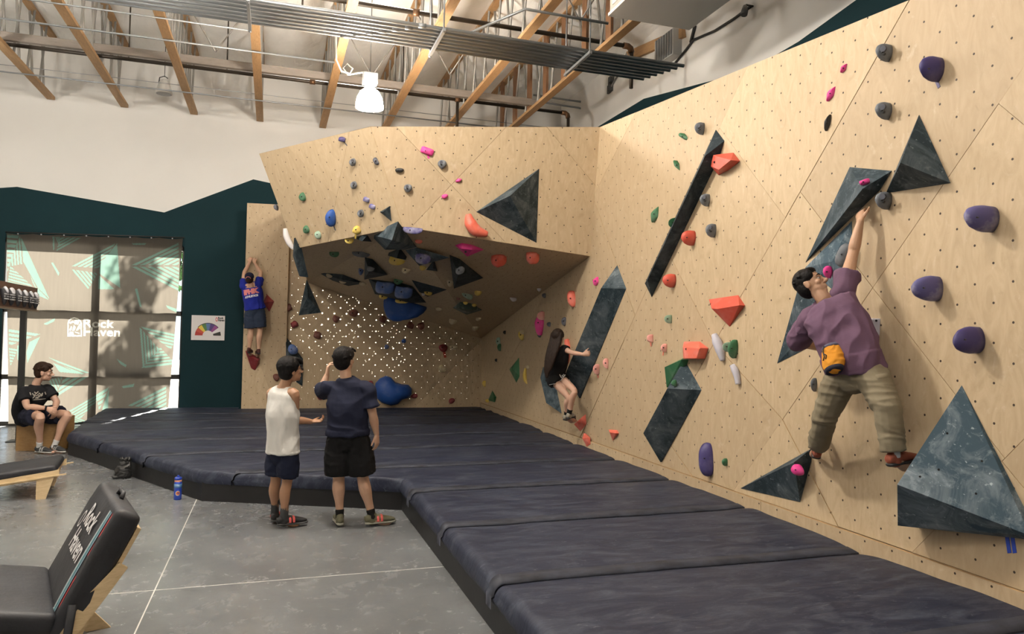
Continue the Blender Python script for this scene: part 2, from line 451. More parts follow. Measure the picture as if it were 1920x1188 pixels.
# conduit rack
rz = 6.0
yA = onz(640, 25, rz).y; yB = onz(640, 66, rz).y; xR = onz(1275, 128, rz).x
rk = thing('conduit_rack', 'rack of seven parallel grey conduits hung on struts below the trusses', 'conduit', (xR, yA, rz))
n7 = 7
for i in range(n7):
    yy = (yB-yA)*i/(n7-1); xe = -.05*i
    tube('conduit', [(-11.5, yy, 0), (xe, yy, 0)], .027, STEEL, rk, 10, local=True)
    for q in (-4.0-.16*i,): tube('coupling', [(q-.05, yy, 0), (q+.05, yy, 0)], .034, STEEL, rk, 10, local=True)
for px in (470, 826, 1140):
    q = onz(px, 60, rz).x-xR
    box('strut', q-.02, q+.02, -.14, yB-yA+.14, -.085, -.045, STEEL, rk, local=True)
    tube('hanger_rod', [(q, -.1, -.1), (q, -.1, 1.6)], .012, STEEL, rk, 6, local=True)
    tube('hanger_rod', [(q, yB-yA+.1, -.1), (q, yB-yA+.1, 1.6)], .012, STEEL, rk, 6, local=True)
a = onz(875, 64, 6.1); b = onz(985, 17, 6.35); c = onz(1140, 44, 6.35)
o = tube('conduit', [a, b, b+(c-b)*.05, c], .02, STEEL, None, 8); tag(o, 'bent conduit branching up from the conduit rack', 'conduit')
# two conduits turning down the wall
for i, (sx, sy, ex) in enumerate(((1000, 178, 1122), (990, 188, 1110))):
    z = 6.2-.03*i; A = atY(sx, sy, 15.3); B = atY(ex-25, sy+14, 15.3); C = atY(ex, sy+34, 15.3); D = atY(ex, 245, 15.3)
    o = tube('conduit', [A, B, B*.4+C*.6+V((0.03, 0, .08)), C, D], .022, STEEL, None, 8); tag(o, 'thin conduit bending down behind the boulder wall corner', 'conduit', 'paired conduits bending down behind the boulder wall')
# air duct box
p0 = onz(1143, 27, 6.0); p1 = onz(1290, 54, 6.0)
t = thing('air_handler', 'large beige air handling unit hung under the roof', 'air handler', ((p0.x+p1.x)/2, p0.y, 6.0))
hw = (p1.x-p0.x)/2
BEIGE = mat('beige_sheet_metal', (.42, .385, .34), .5)
box('casing', -hw, hw, -3.4, 0, 0, .85, BEIGE, t, .012, local=True)
box('base_flange', -hw-.015, hw+.015, -3.42, .015, -.02, .02, mat('pale_flange', (.66, .64, .6), .5), t, local=True)
box('side_panel', -hw-.012, -hw, -1.6, -.1, .08, .75, mat('pale_flange', (.66, .64, .6), .5), t, local=True)
for i in range(6): box('louvre', -hw-.03, -hw-.01, -1.5, -.2, .14+.1*i, .18+.1*i, STEEL, t, local=True)
# fittings on the side wall
def wr(x, y, d=.0): return atX(x, y, WX1-d)
o = hullobj('ledger_board', [p+V((-dx, 0, 0)) for p in (wr(1180, 98), wr(1285, 52), wr(1187, 114), wr(1287, 70)) for dx in (.004, .07)], JOIST)
tag(o, 'orange timber ledger board on the side wall under the roof', 'board')
CAB = mat('light_grey_cabinet', (.36, .365, .355), .5, var=.05)
q = wr(1262, 92)
t = thing('wall_unit', 'light grey ribbed electrical enclosure on the side wall behind the rack', 'cabinet', q)
box('body', -.18, 0, -.30, .34, -.22, .24, CAB, t, .01, local=True)
for i in range(7): box('rib', -.195, -.18, -.27+.085*i, -.23+.085*i, -.2, .22, STEEL, t, local=True)
cable = [wr(*p, .03) for p in ((1263, 122), (1285, 95), (1300, 75), (1340, 58), (1375, 36), (1408, 12))]
o = tube('cable', cable, .022, mat('black_rubber', (.012, .012, .012), .6), None, 8); tag(o, 'black cable looping along the white side wall to a lamp', 'cable')
o = tube('cable', [wr(*p, .03) for p in ((1295, 80), (1300, 60), (1303, 48))], .028, MATS['black_rubber'], None, 8); tag(o, 'short black cable rising to the beige air unit', 'cable')
q = wr(1412, 18)
t = thing('wall_spotlight', 'small dark spotlight at the end of the black wall cable', 'spotlight', q)
tube('bracket', [(-.0, 0, .05), (-.12, 0, .05), (-.14, 0, 0)], .015, BLACKM, t, 8, local=True)
tube('housing', [(-.14, 0, .03), (-.16, -.02, -.05), (-.18, -.03, -.12)], [.03, .05, .05], mat('dark_grey_metal', (.08, .08, .08), .5, metal=.4), t, 12, local=True)
for (px, py) in ((1150, 150), (1148, 166)):
    q = wr(px, py)
    t = thing('clamp_bracket', 'small dark clamp bracket with rod on the white side wall', 'bracket', q, group='clamp brackets on the side wall')
    tube('rod', [(-.04, -.7, .32), (-.04, .1, -.03)], .02, GREYTUBE, t, 8, local=True)
    box('clamp', -.1, 0, -.05, .05, -.06, .06, mat('dark_grey_metal', (.08, .08, .08), .5), t, .01, local=True)
    box('plate', -.05, 0, .05, .16, -.07, .0, mat('dark_grey_metal', (.08, .08, .08), .5), t, .01, local=True)

# ================================================================== LAMPS
def lampmat(power):
    key = 'lit_lamp_dome_%d' % round(power)
    if key in MATS: return MATS[key]
    t = NT(key); t.b.inputs['Base Color'].default_value = (.8, .8, .8, 1); t.b.inputs['Emission Color'].default_value = (1, .92, .81, 1)
    t.b.inputs['Emission Strength'].default_value = power/(math.pi*.36); MATS[key] = t.m; return t.m
def highbay(loc, energy, label, lit=True, group=None):
    t = thing('high_bay_lamp', label, 'lamp', loc, group=group)
    LGLASS = lampmat(energy)
    WH = mat('lamp_grey_housing', (.30, .31, .32), .5)
    frombm('ballast', boxbm(-.11, .11, -.09, .09, .26, .42, .015), WH, t, local=True)
    frombm('neck', lathebm([(0, .27), (.06, .27), (.075, .2), (.075, .16), (0, .16)], 16), WH, t, True, True)
    frombm('dome', lathebm([(0, .19), (.08, .19), (.14, .14), (.185, .05), (.205, -.06), (.205, -.10), (.195, -.10), (.17, .04), (.12, .13), (0, .16)], 28), LGLASS, t, True, True)
    frombm('diffuser', lathebm([(0, -.105), (.1, -.10), (.2, -.09)], 28), LGLASS, t, True, True)
    tube('chain', [(0, 0, .42), (0, 0, 7.3-loc[2])], .008, STEEL, t, 6, local=True)
    return t
HB = atD(693, 190, 10.9)
t = highbay(HB, LAMP_W*1.05, 'lit white high bay lamp on a chain above the plywood headwall')
tube('cord', [(-.05, 0, .44), (-.2, 0, .40), (-.32, 0, .36), (-.40, 0, .45), (-.34, 0, .52), (-.26, 0, .46), (-.30, 0, .38), (-.42, 0, .40), (-.5, 0, .56), (-.52, 0, 1.2)], .012, mat('white_cord', (.8, .78, .7), .5), t, 8, local=True)
for (x, y, z, e) in ((.2, 6.5, 6.0, 1.75), (-2.6, 8.4, 5.75, 1.0), (1.1, 3.2, 5.9, .3), (-1.7, 2.6, 5.75, .4), (-5.2, 7.6, 5.75, .25), (-5.2, 2.6, 5.75, .3), (1.1, -1.2, 5.75, .35), (-5.2, 12.3, 5.75, .40)):
    highbay((x, y, z), LAMP_W*e, 'lit white high bay lamp hung over the lounge and mats', group='high bay lamps out over the lounge and mats')
# pendant speaker (white, unlit)
q = atD(308, 165, 14.5)
t = thing('pendant_speaker', 'small white pendant speaker hanging unlit on a wire before the white wall', 'speaker', q)
WPL = mat('white_plastic', (.72, .71, .68), .4)
frombm('shell', lathebm([(0, .17), (.05, .165), (.09, .12), (.13, .02), (.155, -.10), (.15, -.12), (0, -.12)], 24), WPL, t, True, True)
frombm('grille', lathebm([(0, -.124), (.145, -.121)], 24), mat('grey_grille', (.3, .3, .3), .6), t, False, True)
tube('yoke', [(-.1, 0, .1), (-.09, 0, .2), (0, 0, .24), (.06, 0, .2)], .01, BLACKM, t, 8, local=True)
tube('wire', [(0, 0, .22), (0, 0, 7.64-q.z)], .006, BLACKM, t, 6, local=True)
# ================================================================== CLIMBING WALLS
MZ = .33
WN = V((-1, .0266, 0)).normalized(); WP = V((4.10, 3, 0))
def wX(Y): return 4.10+.0266*(Y-3)
def WW(x, y, h=0.): return onp(x, y, WP+WN*h, WN)
def clip(poly, p, q, keep):
    """half plane clip, 2D"""
    out = []; n = len(poly)
    s = lambda a: ((q[0]-p[0])*(a[1]-p[1])-(q[1]-p[1])*(a[0]-p[0]))*keep
    for i in range(n):
        a, b = poly[i], poly[(i+1) % n]; sa, sb = s(a), s(b)
        if sa >= -1e-9: out.append(a)
        if sa*sb < -1e-12:
            t = sa/(sa-sb); out.append((a[0]+(b[0]-a[0])*t, a[1]+(b[1]-a[1])*t))
    return out
def parea(p): return abs(sum(p[i][0]*p[(i+1) % len(p)][1]-p[(i+1) % len(p)][0]*p[i][1] for i in range(len(p))))/2
def cutall(polys, p, q):
    r = []
    for a in polys:
        for k in (1, -1):
            c = clip(a, p, q, k)
            if len(c) > 2 and parea(c) > .02: r.append(c)
    return r
SURF = []     # world triangles of the climbing faces, for ray casting
class Face:
    """planar climbing face with local metric axes"""
    def __init__(s, o, n, up=V((0, 0, 1))):
        s.o = V(o); s.n = V(n).normalized(); s.v = (up-s.n*up.dot(s.n)).normalized(); s.u = s.v.cross(s.n)
    def to2(s, p): d = V(p)-s.o; return (d.dot(s.u), d.dot(s.v))
    def to3(s, a, h=0.): return s.o+s.u*a[0]+s.v*a[1]+s.n*h
    def px(s, x, y): return s.to2(onp(x, y, s.o, s.n))
def panel(face, poly, parent, m, proud=0., th=.018, gap=.0015, name='panel'):
    c = (sum(p[0] for p in poly)/len(poly), sum(p[1] for p in poly)/len(poly))
    if parea(poly) < .02: return
    # inset each corner slightly towards centroid
    P = []
    for p in poly:
        d = V((c[0]-p[0], c[1]-p[1], 0)); d = d.normalized()*gap*1.6 if d.length > 0 else d
        P.append((p[0]+d.x, p[1]+d.y))
    if sum(P[i][0]*P[(i+1) % len(P)][1]-P[(i+1) % len(P)][0]*P[i][1] for i in range(len(P))) < 0: P = P[::-1]
    n = len(P); off = parent.location
    vs = [face.to3(p, proud)-off for p in P]+[face.to3(p, proud-th)-off for p in P]
    fs = [list(range(n))]+[(i, n+i, n+(i+1) % n, (i+1) % n) for i in range(n)]+[list(range(2*n-1, n-1, -1))]
    me = bpy.data.meshes.new(name); me.from_pydata([tuple(v) for v in vs], [], fs)
    uvl = me.uv_layers.new(name='UVMap')
    for pl in me.polygons:
        for li in pl.loop_indices:
            vi = me.loops[li].vertex_index % n; uvl.data[li].uv = (P[vi][0]+20, P[vi][1]+20)
    me.materials.append(m); me.materials.append(PLYEDGE)
    for pl in me.polygons: pl.material_index = 0 if pl.index == 0 else 1
    me.update(); SURF.append([face.to3(p, proud) for p in P])
    return link(name, me, None, parent)
def backing(face, poly, parent, name='backing'):
    vs = [face.to3(p, -.021)-V((0, 0, 0)) for p in poly]; mesh(name, vs, [list(range(len(poly)))], mat('dark_backing', (.10, .07, .04), .9), parent)

# ---- long boulder wall on the right
rw = Face((wX(0), 0, 0), WN)
Tp = [rw.px(1125, 238), rw.px(1401, 125), rw.px(1705, 0)]
slope = (Tp[2][1]-Tp[0][1])/(Tp[2][0]-Tp[0][0])
topat = lambda u: Tp[0][1]+slope*(u-Tp[0][0])
uF = rw.to2((wX(15.62), 15.62, 0))[0]; uN = rw.to2((wX(.4), .4, 0))[0]; uH = Tp[0][0]
KB = MZ+.10
wallR = thing('climbing_wall', 'long birch plywood boulder wall behind the mats with seams and bolt holes', 'climbing wall', (wX(8), 8, 0))
mainp = [(uF, KB), (uF, topat(uH)), (uH, topat(uH)), (uN, topat(uN)), (uN, KB)]
L1 = (rw.px(1401, 125), rw.px(1085, 826)); L2 = (rw.px(1705, 0), rw.px(1246, 806))
L5 = (rw.px(1872, 194), rw.px(1467, 786)); L9 = (rw.px(1920, 822), rw.px(1701, 1044))
L0 = (rw.px(1185, 225), rw.px(975, 640))
strips = [mainp]
def side(poly, L):
    c = (sum(p[0] for p in poly)/len(poly), sum(p[1] for p in poly)/len(poly))
    return (L[1][0]-L[0][0])*(c[1]-L[0][1])-(L[1][1]-L[0][1])*(c[0]-L[0][0])
for L in (L0, L1, L2, L5, L9): strips = cutall(strips, *L)
cross = {1: [((1130, 420), (1180, 560)), ((950, 560), (1010, 760))],
         2: [((1349, 239), (1474, 410)), ((1250, 466), (1337, 640)), ((1170, 635), (1304, 900))],
         3: [((1503, 363), (1540, 412)), ((1337, 640), (1467, 786)), ((1304, 900), (1290, 880))],
         4: [((1687, 39), (1872, 194)), ((1637, 541), (1768, 710)), ((1467, 786), (1580, 1003))],
         5: [((1872, 194), (1920, 235)), ((1852, 649), (1920, 716)), ((1880, 866), (1990, 1000))]}
pan = []
for st in strips:
    k = sum(1 for L in (L1, L2, L5, L9) if side(st, L)*side([(uN, 1), (uN-.1, 1), (uN, 1.1)], L) > 0)+1
    if side(st, L0)*side([(uN, 1), (uN-.1, 1), (uN, 1.1)], L0) < 0: k = 0
    ps = [st]
    for a, b in cross.get(k, []):
        ps = cutall(ps, rw.px(*a), rw.px(*b))
    pan += ps
random.seed(3)
for p in pan: panel(rw, p, wallR, PLY, random.uniform(-.003, .003))
kb = [(uF, -.02), (uF, KB-.004), (uN, KB-.004), (uN, -.02)]
for i in range(6):
    a = uF+(uN-uF)*i/6; b = uF+(uN-uF)*(i+1)/6
    panel(rw, [(a, -.02), (a, KB-.004), (b, KB-.004), (b, -.02)], wallR, PLY, .022, .03, name='kick_board')
backing(rw, [(uF, 0), (uF, topat(uH)-.02), (uH, topat(uH)-.02), (uN, topat(uN)-.02), (uN, 0)], wallR)
# ---- cave back wall
CY = lambda X: 15.92-.075*X
cn = V((-.075, -1, 0)).normalized()
cb = Face((0, CY(0), 0), cn)
xl = cb.px(537, 600)[0]; xr = cb.to2((wX(15.6), CY(wX(15.6)), 0))[0]
wallC = thing('climbing_wall', 'plywood cave back wall with glowing discs for daylit holes', 'climbing wall', (2, CY(2), 0))
ztop = 3.2
poly = [(xl, -.02), (xr, -.02), (xr, ztop), (xl, ztop)]
ps = cutall([poly], cb.px(570, 620), cb.px(640, 690)); ps = cutall(ps, cb.px(800, 740), cb.px(880, 660))
for p in ps: panel(cb, p, wallC, PLY, random.uniform(-.002, .002))
ub_ = cb.px(582, 528)[0]
panel(cb, [(xl, ztop), (ub_, ztop), (ub_, 4.45), (xl, 4.45)], wallC, PLY, 0)
# ---- left upright panel where the climber in blue hangs
lpf = Face((0, CY(0)-.10, 0), V((-.13, -1, 0)))
a0 = lpf.px(457, 600)[0]; a1 = lpf.px(538, 600)[0]
wallL = thing('climbing_wall', 'narrow upright plywood panel beside the dark teal wall', 'climbing wall', (0, CY(0)-.1, 0))
zt = lpf.px(480, 381)[1]
poly = [(a0, -.02), (a1, -.02), (a1, zt), (a0, zt)]
ps = cutall([poly], lpf.px(480, 560), lpf.px(540, 430)); ps = cutall(ps, lpf.px(490, 690), lpf.px(520, 770))
for p in ps: panel(lpf, p, wallL, PLY, random.uniform(-.002, .002))
mesh('side_board', [lpf.to3((a0, -.02)), lpf.to3((a0, zt)), lpf.to3((a0, zt), -.35), lpf.to3((a0, -.02), -.35)], [(0, 1, 2, 3)], PLYEDGE, wallL)
mesh('return_board', [lpf.to3((a1, -.02)), lpf.to3((a1, zt)), lpf.to3((a1, zt), -.3), lpf.to3((a1, -.02), -.3)], [(0, 1, 2, 3)], PLYEDGE, wallL)
# ---- overhanging headwall and cave roof
TR = WW(1125, 238); RR = WW(1107, 480); CC = WW(900, 633); CC = V((wX(15.6), 15.59, CC.z))
PP = atY(755, 425, 9.5)
hn = (RR-PP).cross(TR-PP).normalized()
if hn.y > 0: hn = -hn
hr = Face(PP, hn)
TP = onp(695, 237, PP, hn)
TL = onz(486, 288, TP.z)
ln = (TP-PP).cross(TL-PP).normalized()
if ln.y > 0: ln = -ln
hl = Face(PP, ln)
LL = onp(552, 466, PP, ln)
BB = onp(578, 530, cb.o, cb.n)
CCb = onp(902, 634, cb.o, cb.n)
print('headwall', [tuple(round(c, 2) for c in p) for p in (TR, RR, CC, PP, TP, TL, LL, BB, CCb)])
head = thing('climbing_wall', 'overhanging plywood headwall and cave roof jutting over the mats', 'climbing wall', (2, 9.5, 3))
pr = [hr.to2(p) for p in (PP, RR, TR, TP)]
ps = [pr]
ps = cutall(ps, hr.px(754, 249), hr.px(891, 394)); ps = cutall(ps, hr.px(929, 259), hr.px(805, 390)); ps = cutall(ps, hr.px(1037, 252), hr.px(1110, 340))
for p in ps: panel(hr, p, head, PLY, random.uniform(-.003, .001), name='front_panel')
pl_ = [hl.to2(p) for p in (LL, PP, TP, TL)]
ps = cutall([pl_], hl.px(655, 248), hl.px(627, 391)); ps2 = []
for q in ps: ps2 += cutall([q], hl.px(543, 279), hl.px(697, 435))
for p in ps2: panel(hl, p, head, PLY, random.uniform(-.003, .003), name='front_panel')
def tri_panel(a, b, c, nm='roof_panel', facing=None):
    n = (b-a).cross(c-a).normalized()
    if n.dot(EYE-a) < 0: n = -n
    f = Face(a, n, V((0, 1, 0)) if abs(n.z) > .5 else V((0, 0, 1)))
    return f, [f.to2(q) for q in (a, b, c)]
for (a, b, c, cut) in ((PP, RR, CCb, [((820, 504), (851, 544))]), (PP, CCb, BB, [((643, 450), (690, 520))]), (PP, BB, LL, [])):
    f, p = tri_panel(a, b, c); ps = [p]
    for u_, v_ in cut: ps = cutall(ps, f.px(*u_), f.px(*v_))
    for q in ps: panel(f, q, head, PLY, 0, gap=.001, name='roof_panel')
# closed left flank and top of the headwall block
TB = V((BB.x-.3, BB.y, TP.z)); TB2 = V((wX(15.6), 15.58, TP.z))
mesh('flank_board', [TL, LL, BB, TB], [(0, 1, 2, 3)], PLYEDGE, head)
mesh('top_board', [TL, TP, TR, TB2, TB], [(0, 1, 2, 3, 4)], PLYEDGE, head)
# surfaces for ray casting
sv, sf = [], []
for q in SURF:
    b = len(sv); sv += [tuple(p) for p in q]; sf.append(tuple(range(b, b+len(q))))
BVH = BVHTree.FromPolygons(sv, sf)
def cast(x, y):
    d = ray(x, y).normalized(); h, n, i, dist = BVH.ray_cast(EYE, d)
    if h is None: return WW(x, y), WN
    if n.dot(d) > 0: n = -n
    return h, n
# glowing discs on the panels stand in for daylight through the bolt holes
GLOW = mat('daylight_glow_disc', (1, .93, .78), .5, emit=4)
bm = bmesh.new(); random.seed(11)
clx, clz = cb.px(600, 600); 
for row in range(0, 40):
    for c_ in range(-8, 40):
        u = c_*.25+(.125 if row % 2 else 0); v = .4+row*.12
        p3 = cb.to3((u, v))
        d = p3-EYE; zc = d.dot(FWD); X = 960+FPX*d.dot(RGT)/zc; Y = 594-FPX*d.dot(UPV)/zc
        if not (540 < X < 884 and Y < 752): continue
        h, n = cast(X, Y)
        if (h-p3).length > .3: continue
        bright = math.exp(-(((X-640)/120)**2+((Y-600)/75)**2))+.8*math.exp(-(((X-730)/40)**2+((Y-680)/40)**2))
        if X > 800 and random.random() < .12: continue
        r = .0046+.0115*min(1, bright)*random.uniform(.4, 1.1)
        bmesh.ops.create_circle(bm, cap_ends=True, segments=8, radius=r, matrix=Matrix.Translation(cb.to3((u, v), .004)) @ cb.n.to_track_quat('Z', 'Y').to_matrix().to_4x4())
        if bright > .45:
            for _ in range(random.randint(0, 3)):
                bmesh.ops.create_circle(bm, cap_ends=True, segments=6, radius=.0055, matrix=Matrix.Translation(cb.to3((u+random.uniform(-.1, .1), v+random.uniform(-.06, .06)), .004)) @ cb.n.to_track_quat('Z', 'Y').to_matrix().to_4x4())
o = frombm('glow_discs', bm, GLOW, wallC); o['kind'] = 'stuff'

# ================================================================== CRASH MATS
def mat_fabric():
    t = NT('navy_vinyl_cover'); v = t.coords('Object'); mp = t.coords('Object', (1, 2.6, 1))
    a = t.noise(v, .9, 5, .6, .5); s = t.noise(mp, 3.0, 6, .75, 1.0); s2 = t.noise(mp, 14, 4, .7, .6)
    m = t.mix(t.ramp(a, .3, .7), (.010, .013, .030), (.020, .025, .046))
    m = t.mix(t.math('MULTIPLY', t.ramp(s, .46, .80), .50), m, (.13, .15, .19))
    m = t.mix(t.math('MULTIPLY', t.ramp(s2, .62, .78), .45), m, (.28, .29, .32))
    t.l(m, t.b.inputs['Base Color']); t.b.inputs['Roughness'].default_value = .55; t.b.inputs['Specular IOR Level'].default_value = .3
    t.bump(t.noise(mp, 1.6, 4, .5, 1.5), .35, .03); return t.m
VINYL = mat_fabric()
FLAP = mat('seam_flap_vinyl', (.031, .035, .050), .6, spec=.3, var=.45, scale=7)
SKIRT = mat('black_mat_skirt', (.007, .007, .008), .5, var=.4, scale=5, bump=.2, bscale=8)
matT = thing('crash_mat', 'huge dark navy crash mat of joined vinyl sections along the boulder walls', 'crash mat', (2, 8, 0))
edge = [(1.33, .3), (1.33, 7.72), (-.70, 8.66), (-2.86, 12.45), (-3.15, 16.42)]   # free edge, near to far
def edge_x(y):
    """left limit of the mat at depth y"""
    for (xa, ya), (xb, yb) in zip(edge[0:], edge[1:]):
        if ya <= y <= yb+1e-6: return xa+(xb-xa)*(y-ya)/(yb-ya)
    return edge[-1][0]
def right_x(y): return wX(y)-.03 if y < CY(4.4) else -.52
seams = [.3, 1.45, 2.88, 4.30, 5.70, 7.10, 8.50, 9.95, 11.3, 12.6, 13.8, 15.0, 16.42]
def matz(x, y, y0, y1, dl):
    tt = (y-y0)/(y1-y0)
    crown = .028*(1-(2*tt-1)**6)
    bul = .012*noise.noise(V((x*.8, y*1.3, 1)))+.008*noise.noise(V((x*2.5, y*3.5, 4)))
    wr = (.012+(.022 if y > 9.5 else 0))*max(0, noise.noise(V((x*.35+y*.25, y*3.2-x*.3, 9))))
    z = MZ-.025+crown+bul+wr
    if dl < .07: z -= .07-math.sqrt(max(0, .07**2-(.07-dl)**2))
    return z
ylim = CY(1.5)-.02
for (y0, y1) in zip(seams, seams[1:]):
    n1 = max(8, int((y1-y0)/.06)); vs = []; fs = []; nxs = 74
    rows = [y0+.004+(y1-y0-.008)*j/n1 for j in range(n1+1)]
    # break rows where the free edge turns
    for y in rows:
        xa = edge_x(y); yb_ = CY(0)-.02
        xb = right_x(y) if y < 15.52 else min(4.3, max(-.62, (15.88-y)/.075)) if y < 15.78 else -.62
        for i in range(nxs+1):
            tt = i/nxs
            s = tt**1.7 if tt < .999 else 1
            x = xa+(xb-xa)*s
            vs.append((x, y, matz(x, y, y0, y1, x-xa)))
    W_ = nxs+1
    for j in range(n1):
        for i in range(nxs):
            a = j*W_+i; fs.append((a, a+1, a+W_+1, a+W_))
    # draped rim down the free edge
    b = len(vs)
    for j, y in enumerate(rows):
        x, _, z = vs[j*W_]
        dr = .05+.025*noise.noise(V((y*2.5, 3, 0)))
        vs.append((x-.014, y, MZ-.10+.012*noise.noise(V((y*3, 1, 0))))); vs.append((x+.006, y, MZ-.11-dr*.7))
    for j in range(n1):
        fs.append((j*W_, (j+1)*W_, b+2*(j+1), b+2*j)); fs.append((b+2*j, b+2*(j+1), b+2*(j+1)+1, b+2*j+1))
    mesh('mat_section', vs, fs, VINYL, matT, smooth=True)
# front facing short side between the inner corner and the kink, and the skirts
for (xa, ya), (xb, yb) in zip(edge, edge[1:]):
    mesh('skirt', [(xa+.02, ya, 0), (xb+.02, yb, 0), (xb+.02, yb, MZ-.10), (xa+.02, ya, MZ-.10), (xa+.35, ya, 0), (xb+.35, yb, 0), (xb+.35, yb, MZ-.10), (xa+.35, ya, MZ-.10)],
         [(0, 1, 2, 3), (3, 2, 6, 7), (1, 5, 6, 2), (4, 0, 3, 7)], SKIRT, matT)
# velcro flaps over every seam
for ys in seams[1:-1]:
    xa = edge_x(ys)-.005; xb = right_x(ys)-.01 if ys < 15.5 else 4.3
    vs = []; fs = []; n = 60
    for i in range(n+1):
        x = xa+(xb-xa)*(i/n)**1.6; dl = x-xa
        wv = .006*noise.noise(V((x*1.3, ys, 2)))
        for k, (dy, dz) in enumerate(((-.012+wv, -.002), (-.012+wv, .007), (.05, .008), (.10+wv, .006), (.10+wv, -.002))):
            y = ys+dy; z0 = matz(x, ys+max(dy, .003), ys, ys+1.4, dl)+.006
            if dl < .07: z0 += .004
            vs.append((x, y, z0+dz))
    for k in range(2):      # drop down the rim
        b0 = len(vs)
        for j, (dy, dz) in enumerate(((-.012, 0), (-.012, -.008), (.05, -.008), (.10, -.008), (.10, 0))):
            vs.append((xa-.018 if True else 0, ys+dy, MZ-.09-.07*k))
    for i in range(n):
        for k in range(4):
            a = i*5+k; fs.append((a, a+5, a+6, a+1))
    b0 = (n+1)*5
    for k in range(4):
        fs.append((k, k+1, b0+k+1, b0+k)); fs.append((b0+k, b0+k+1, b0+6+k, b0+5+k))
    mesh('seam_flap', vs, fs, FLAP, matT, smooth=True)
# ================================================================== GLAZING, SHADE, OUTDOORS
GY = WY1+.035
FRAME = mat('dark_bronze_frame', (.02, .018, .016), .45, metal=.3)
def glass_mat():
    t = NT('clear_glass'); t.t.nodes.remove(t.b)
    tr = t.n('ShaderNodeBsdfTransparent'); gl = t.n('ShaderNodeBsdfGlossy'); gl.inputs['Roughness'].default_value = .02
    fr = t.n('ShaderNodeFresnel'); fr.inputs[0].default_value = 1.45; mx = t.n('ShaderNodeMixShader')
    tr.inputs[0].default_value = (.93, .96, .95, 1)
    t.l(fr.outputs[0], mx.inputs[0]); t.l(tr.outputs[0], mx.inputs[1]); t.l(gl.outputs[0], mx.inputs[2]); t.l(mx.outputs[0], t.out.inputs[0]); return t.m
GLASS = glass_mat()
win = thing('window_1', 'large storefront window with dark frame behind the printed shade', 'window', ((OPX0+OPX1)/2, GY, 0), kind='structure')
vx = [OPX1-.012, atY(182, 600, GY).x, OPX0+.012]
hz = [.03, atY(180, 706, GY).z, atY(180, 584, GY).z, OPZ1-.03]
for i, x in enumerate(vx):
    hw_ = .06 if i == 1 else .012
    box('mullion', x-hw_, x+hw_, GY-.035, GY+.05, 0, OPZ1, FRAME, win)
for z in hz: box('rail', OPX0, OPX1, GY-.035, GY+.045, z-.05, z+.05, FRAME, win)
for xa, xb in zip(vx[1:], vx):
    for za, zb in zip(hz, hz[1:]):
        mesh('pane', [(xa, GY, za), (xb, GY, za), (xb, GY, zb), (xa, GY, zb)], [(0, 1, 2, 3)], GLASS, win)
# --- shade cloth with printed pattern (cells carry the print)
SY = WY1-.035
def cloth(name, tcol, dcol):
    t = NT(name); t.t.nodes.remove(t.b)
    tl = t.n('ShaderNodeBsdfTranslucent'); df = t.n('ShaderNodeBsdfDiffuse'); mx = t.n('ShaderNodeMixShader'); mx.inputs[0].default_value = .28
    v = t.coords('Object', (9, 1, .6)); nz = t.noise(v, 3.0, 4, .6)
    t.l(t.mix(t.ramp(nz, .3, .7), tuple(c*.86 for c in tcol), tcol), tl.inputs[0]); df.inputs[0].default_value = (*dcol, 1)
    t.l(tl.outputs[0], mx.inputs[1]); t.l(df.outputs[0], mx.inputs[2]); t.l(mx.outputs[0], t.out.inputs[0]); return t.m
CL = [cloth('beige_screen_cloth', (.038, .033, .0275), (.15, .135, .115)), cloth('teal_screen_print', (.037, .057, .048), (.16, .28, .24)), cloth('cream_screen_print', (.125, .122, .108), (.6, .58, .5))]
def sh(x, y): p = atY(x, y, SY); return (p.x, p.z)
corner = {'tl': sh(13, 437), 'tr': sh(343, 447), 'br': sh(316, 764), 'bl': sh(16, 812)}
tri = []        # (polygon, material)
def stripes(a, b, c, n, duty=.62, skip=()):
    """n bands parallel to edge a-b, filling triangle a b c"""
    a, b, c = [sh(*q) for q in (a, b, c)]
    L = lambda p, q, t: (p[0]+(q[0]-p[0])*t, p[1]+(q[1]-p[1])*t)
    for i in range(n):
        t0 = i/n; t1 = (i+duty)/n
        tri.append(([L(a, c, t0), L(b, c, t0), L(b, c, t1), L(a, c, t1)], 1))
def solid(*pts, k=1): tri.append(([sh(*q) for q in pts], k))
solid((39, 444), (90, 556), (57, 500), (43, 470)); solid((41, 446), (93, 560), (72, 540), (44, 490))
stripes((14, 440), (36, 442), (14, 512), 8); stripes((38, 442), (42, 495), (15, 500), 5)
stripes((15, 530), (70, 545), (20, 498), 6); solid((70, 553), (92, 562), (71, 540)); solid((57, 515), (75, 552), (62, 530))
solid((99, 444), (103, 444), (102, 470), (100, 468)); stripes((104, 444), (112, 462), (113, 444), 3); stripes((106, 471), (152, 446), (113, 445), 4)
solid((96, 492), (100, 492), (112, 512), (110, 517)); 
solid((220, 456), (226, 540), (186, 512), (188, 496)); solid((186, 516), (215, 542), (184, 542))
stripes((135, 499), (217, 456), (186, 503), 5); stripes((135, 505), (166, 542), (184, 512), 6)
solid((248, 456), (275, 456), (272, 459), (250, 459))
stripes((247, 497), (335, 455), (336, 497), 6); stripes((247, 500), (335, 545), (336, 500), 6)
solid((253, 541), (258, 541), (266, 576), (262, 574)); solid((312, 572), (334, 580), (332, 586), (314, 577))
solid((82, 607), (104, 596), (102, 602), (88, 609))
stripes((17, 617), (76, 626), (17, 648), 4); solid((56, 641), (76, 631), (52, 680), (50, 660)); solid((33, 648), (48, 640), (40, 690), (33, 672))
stripes((17, 652), (34, 655), (20, 686), 6, .6)
solid((0, 640), (3, 640), (2, 680))
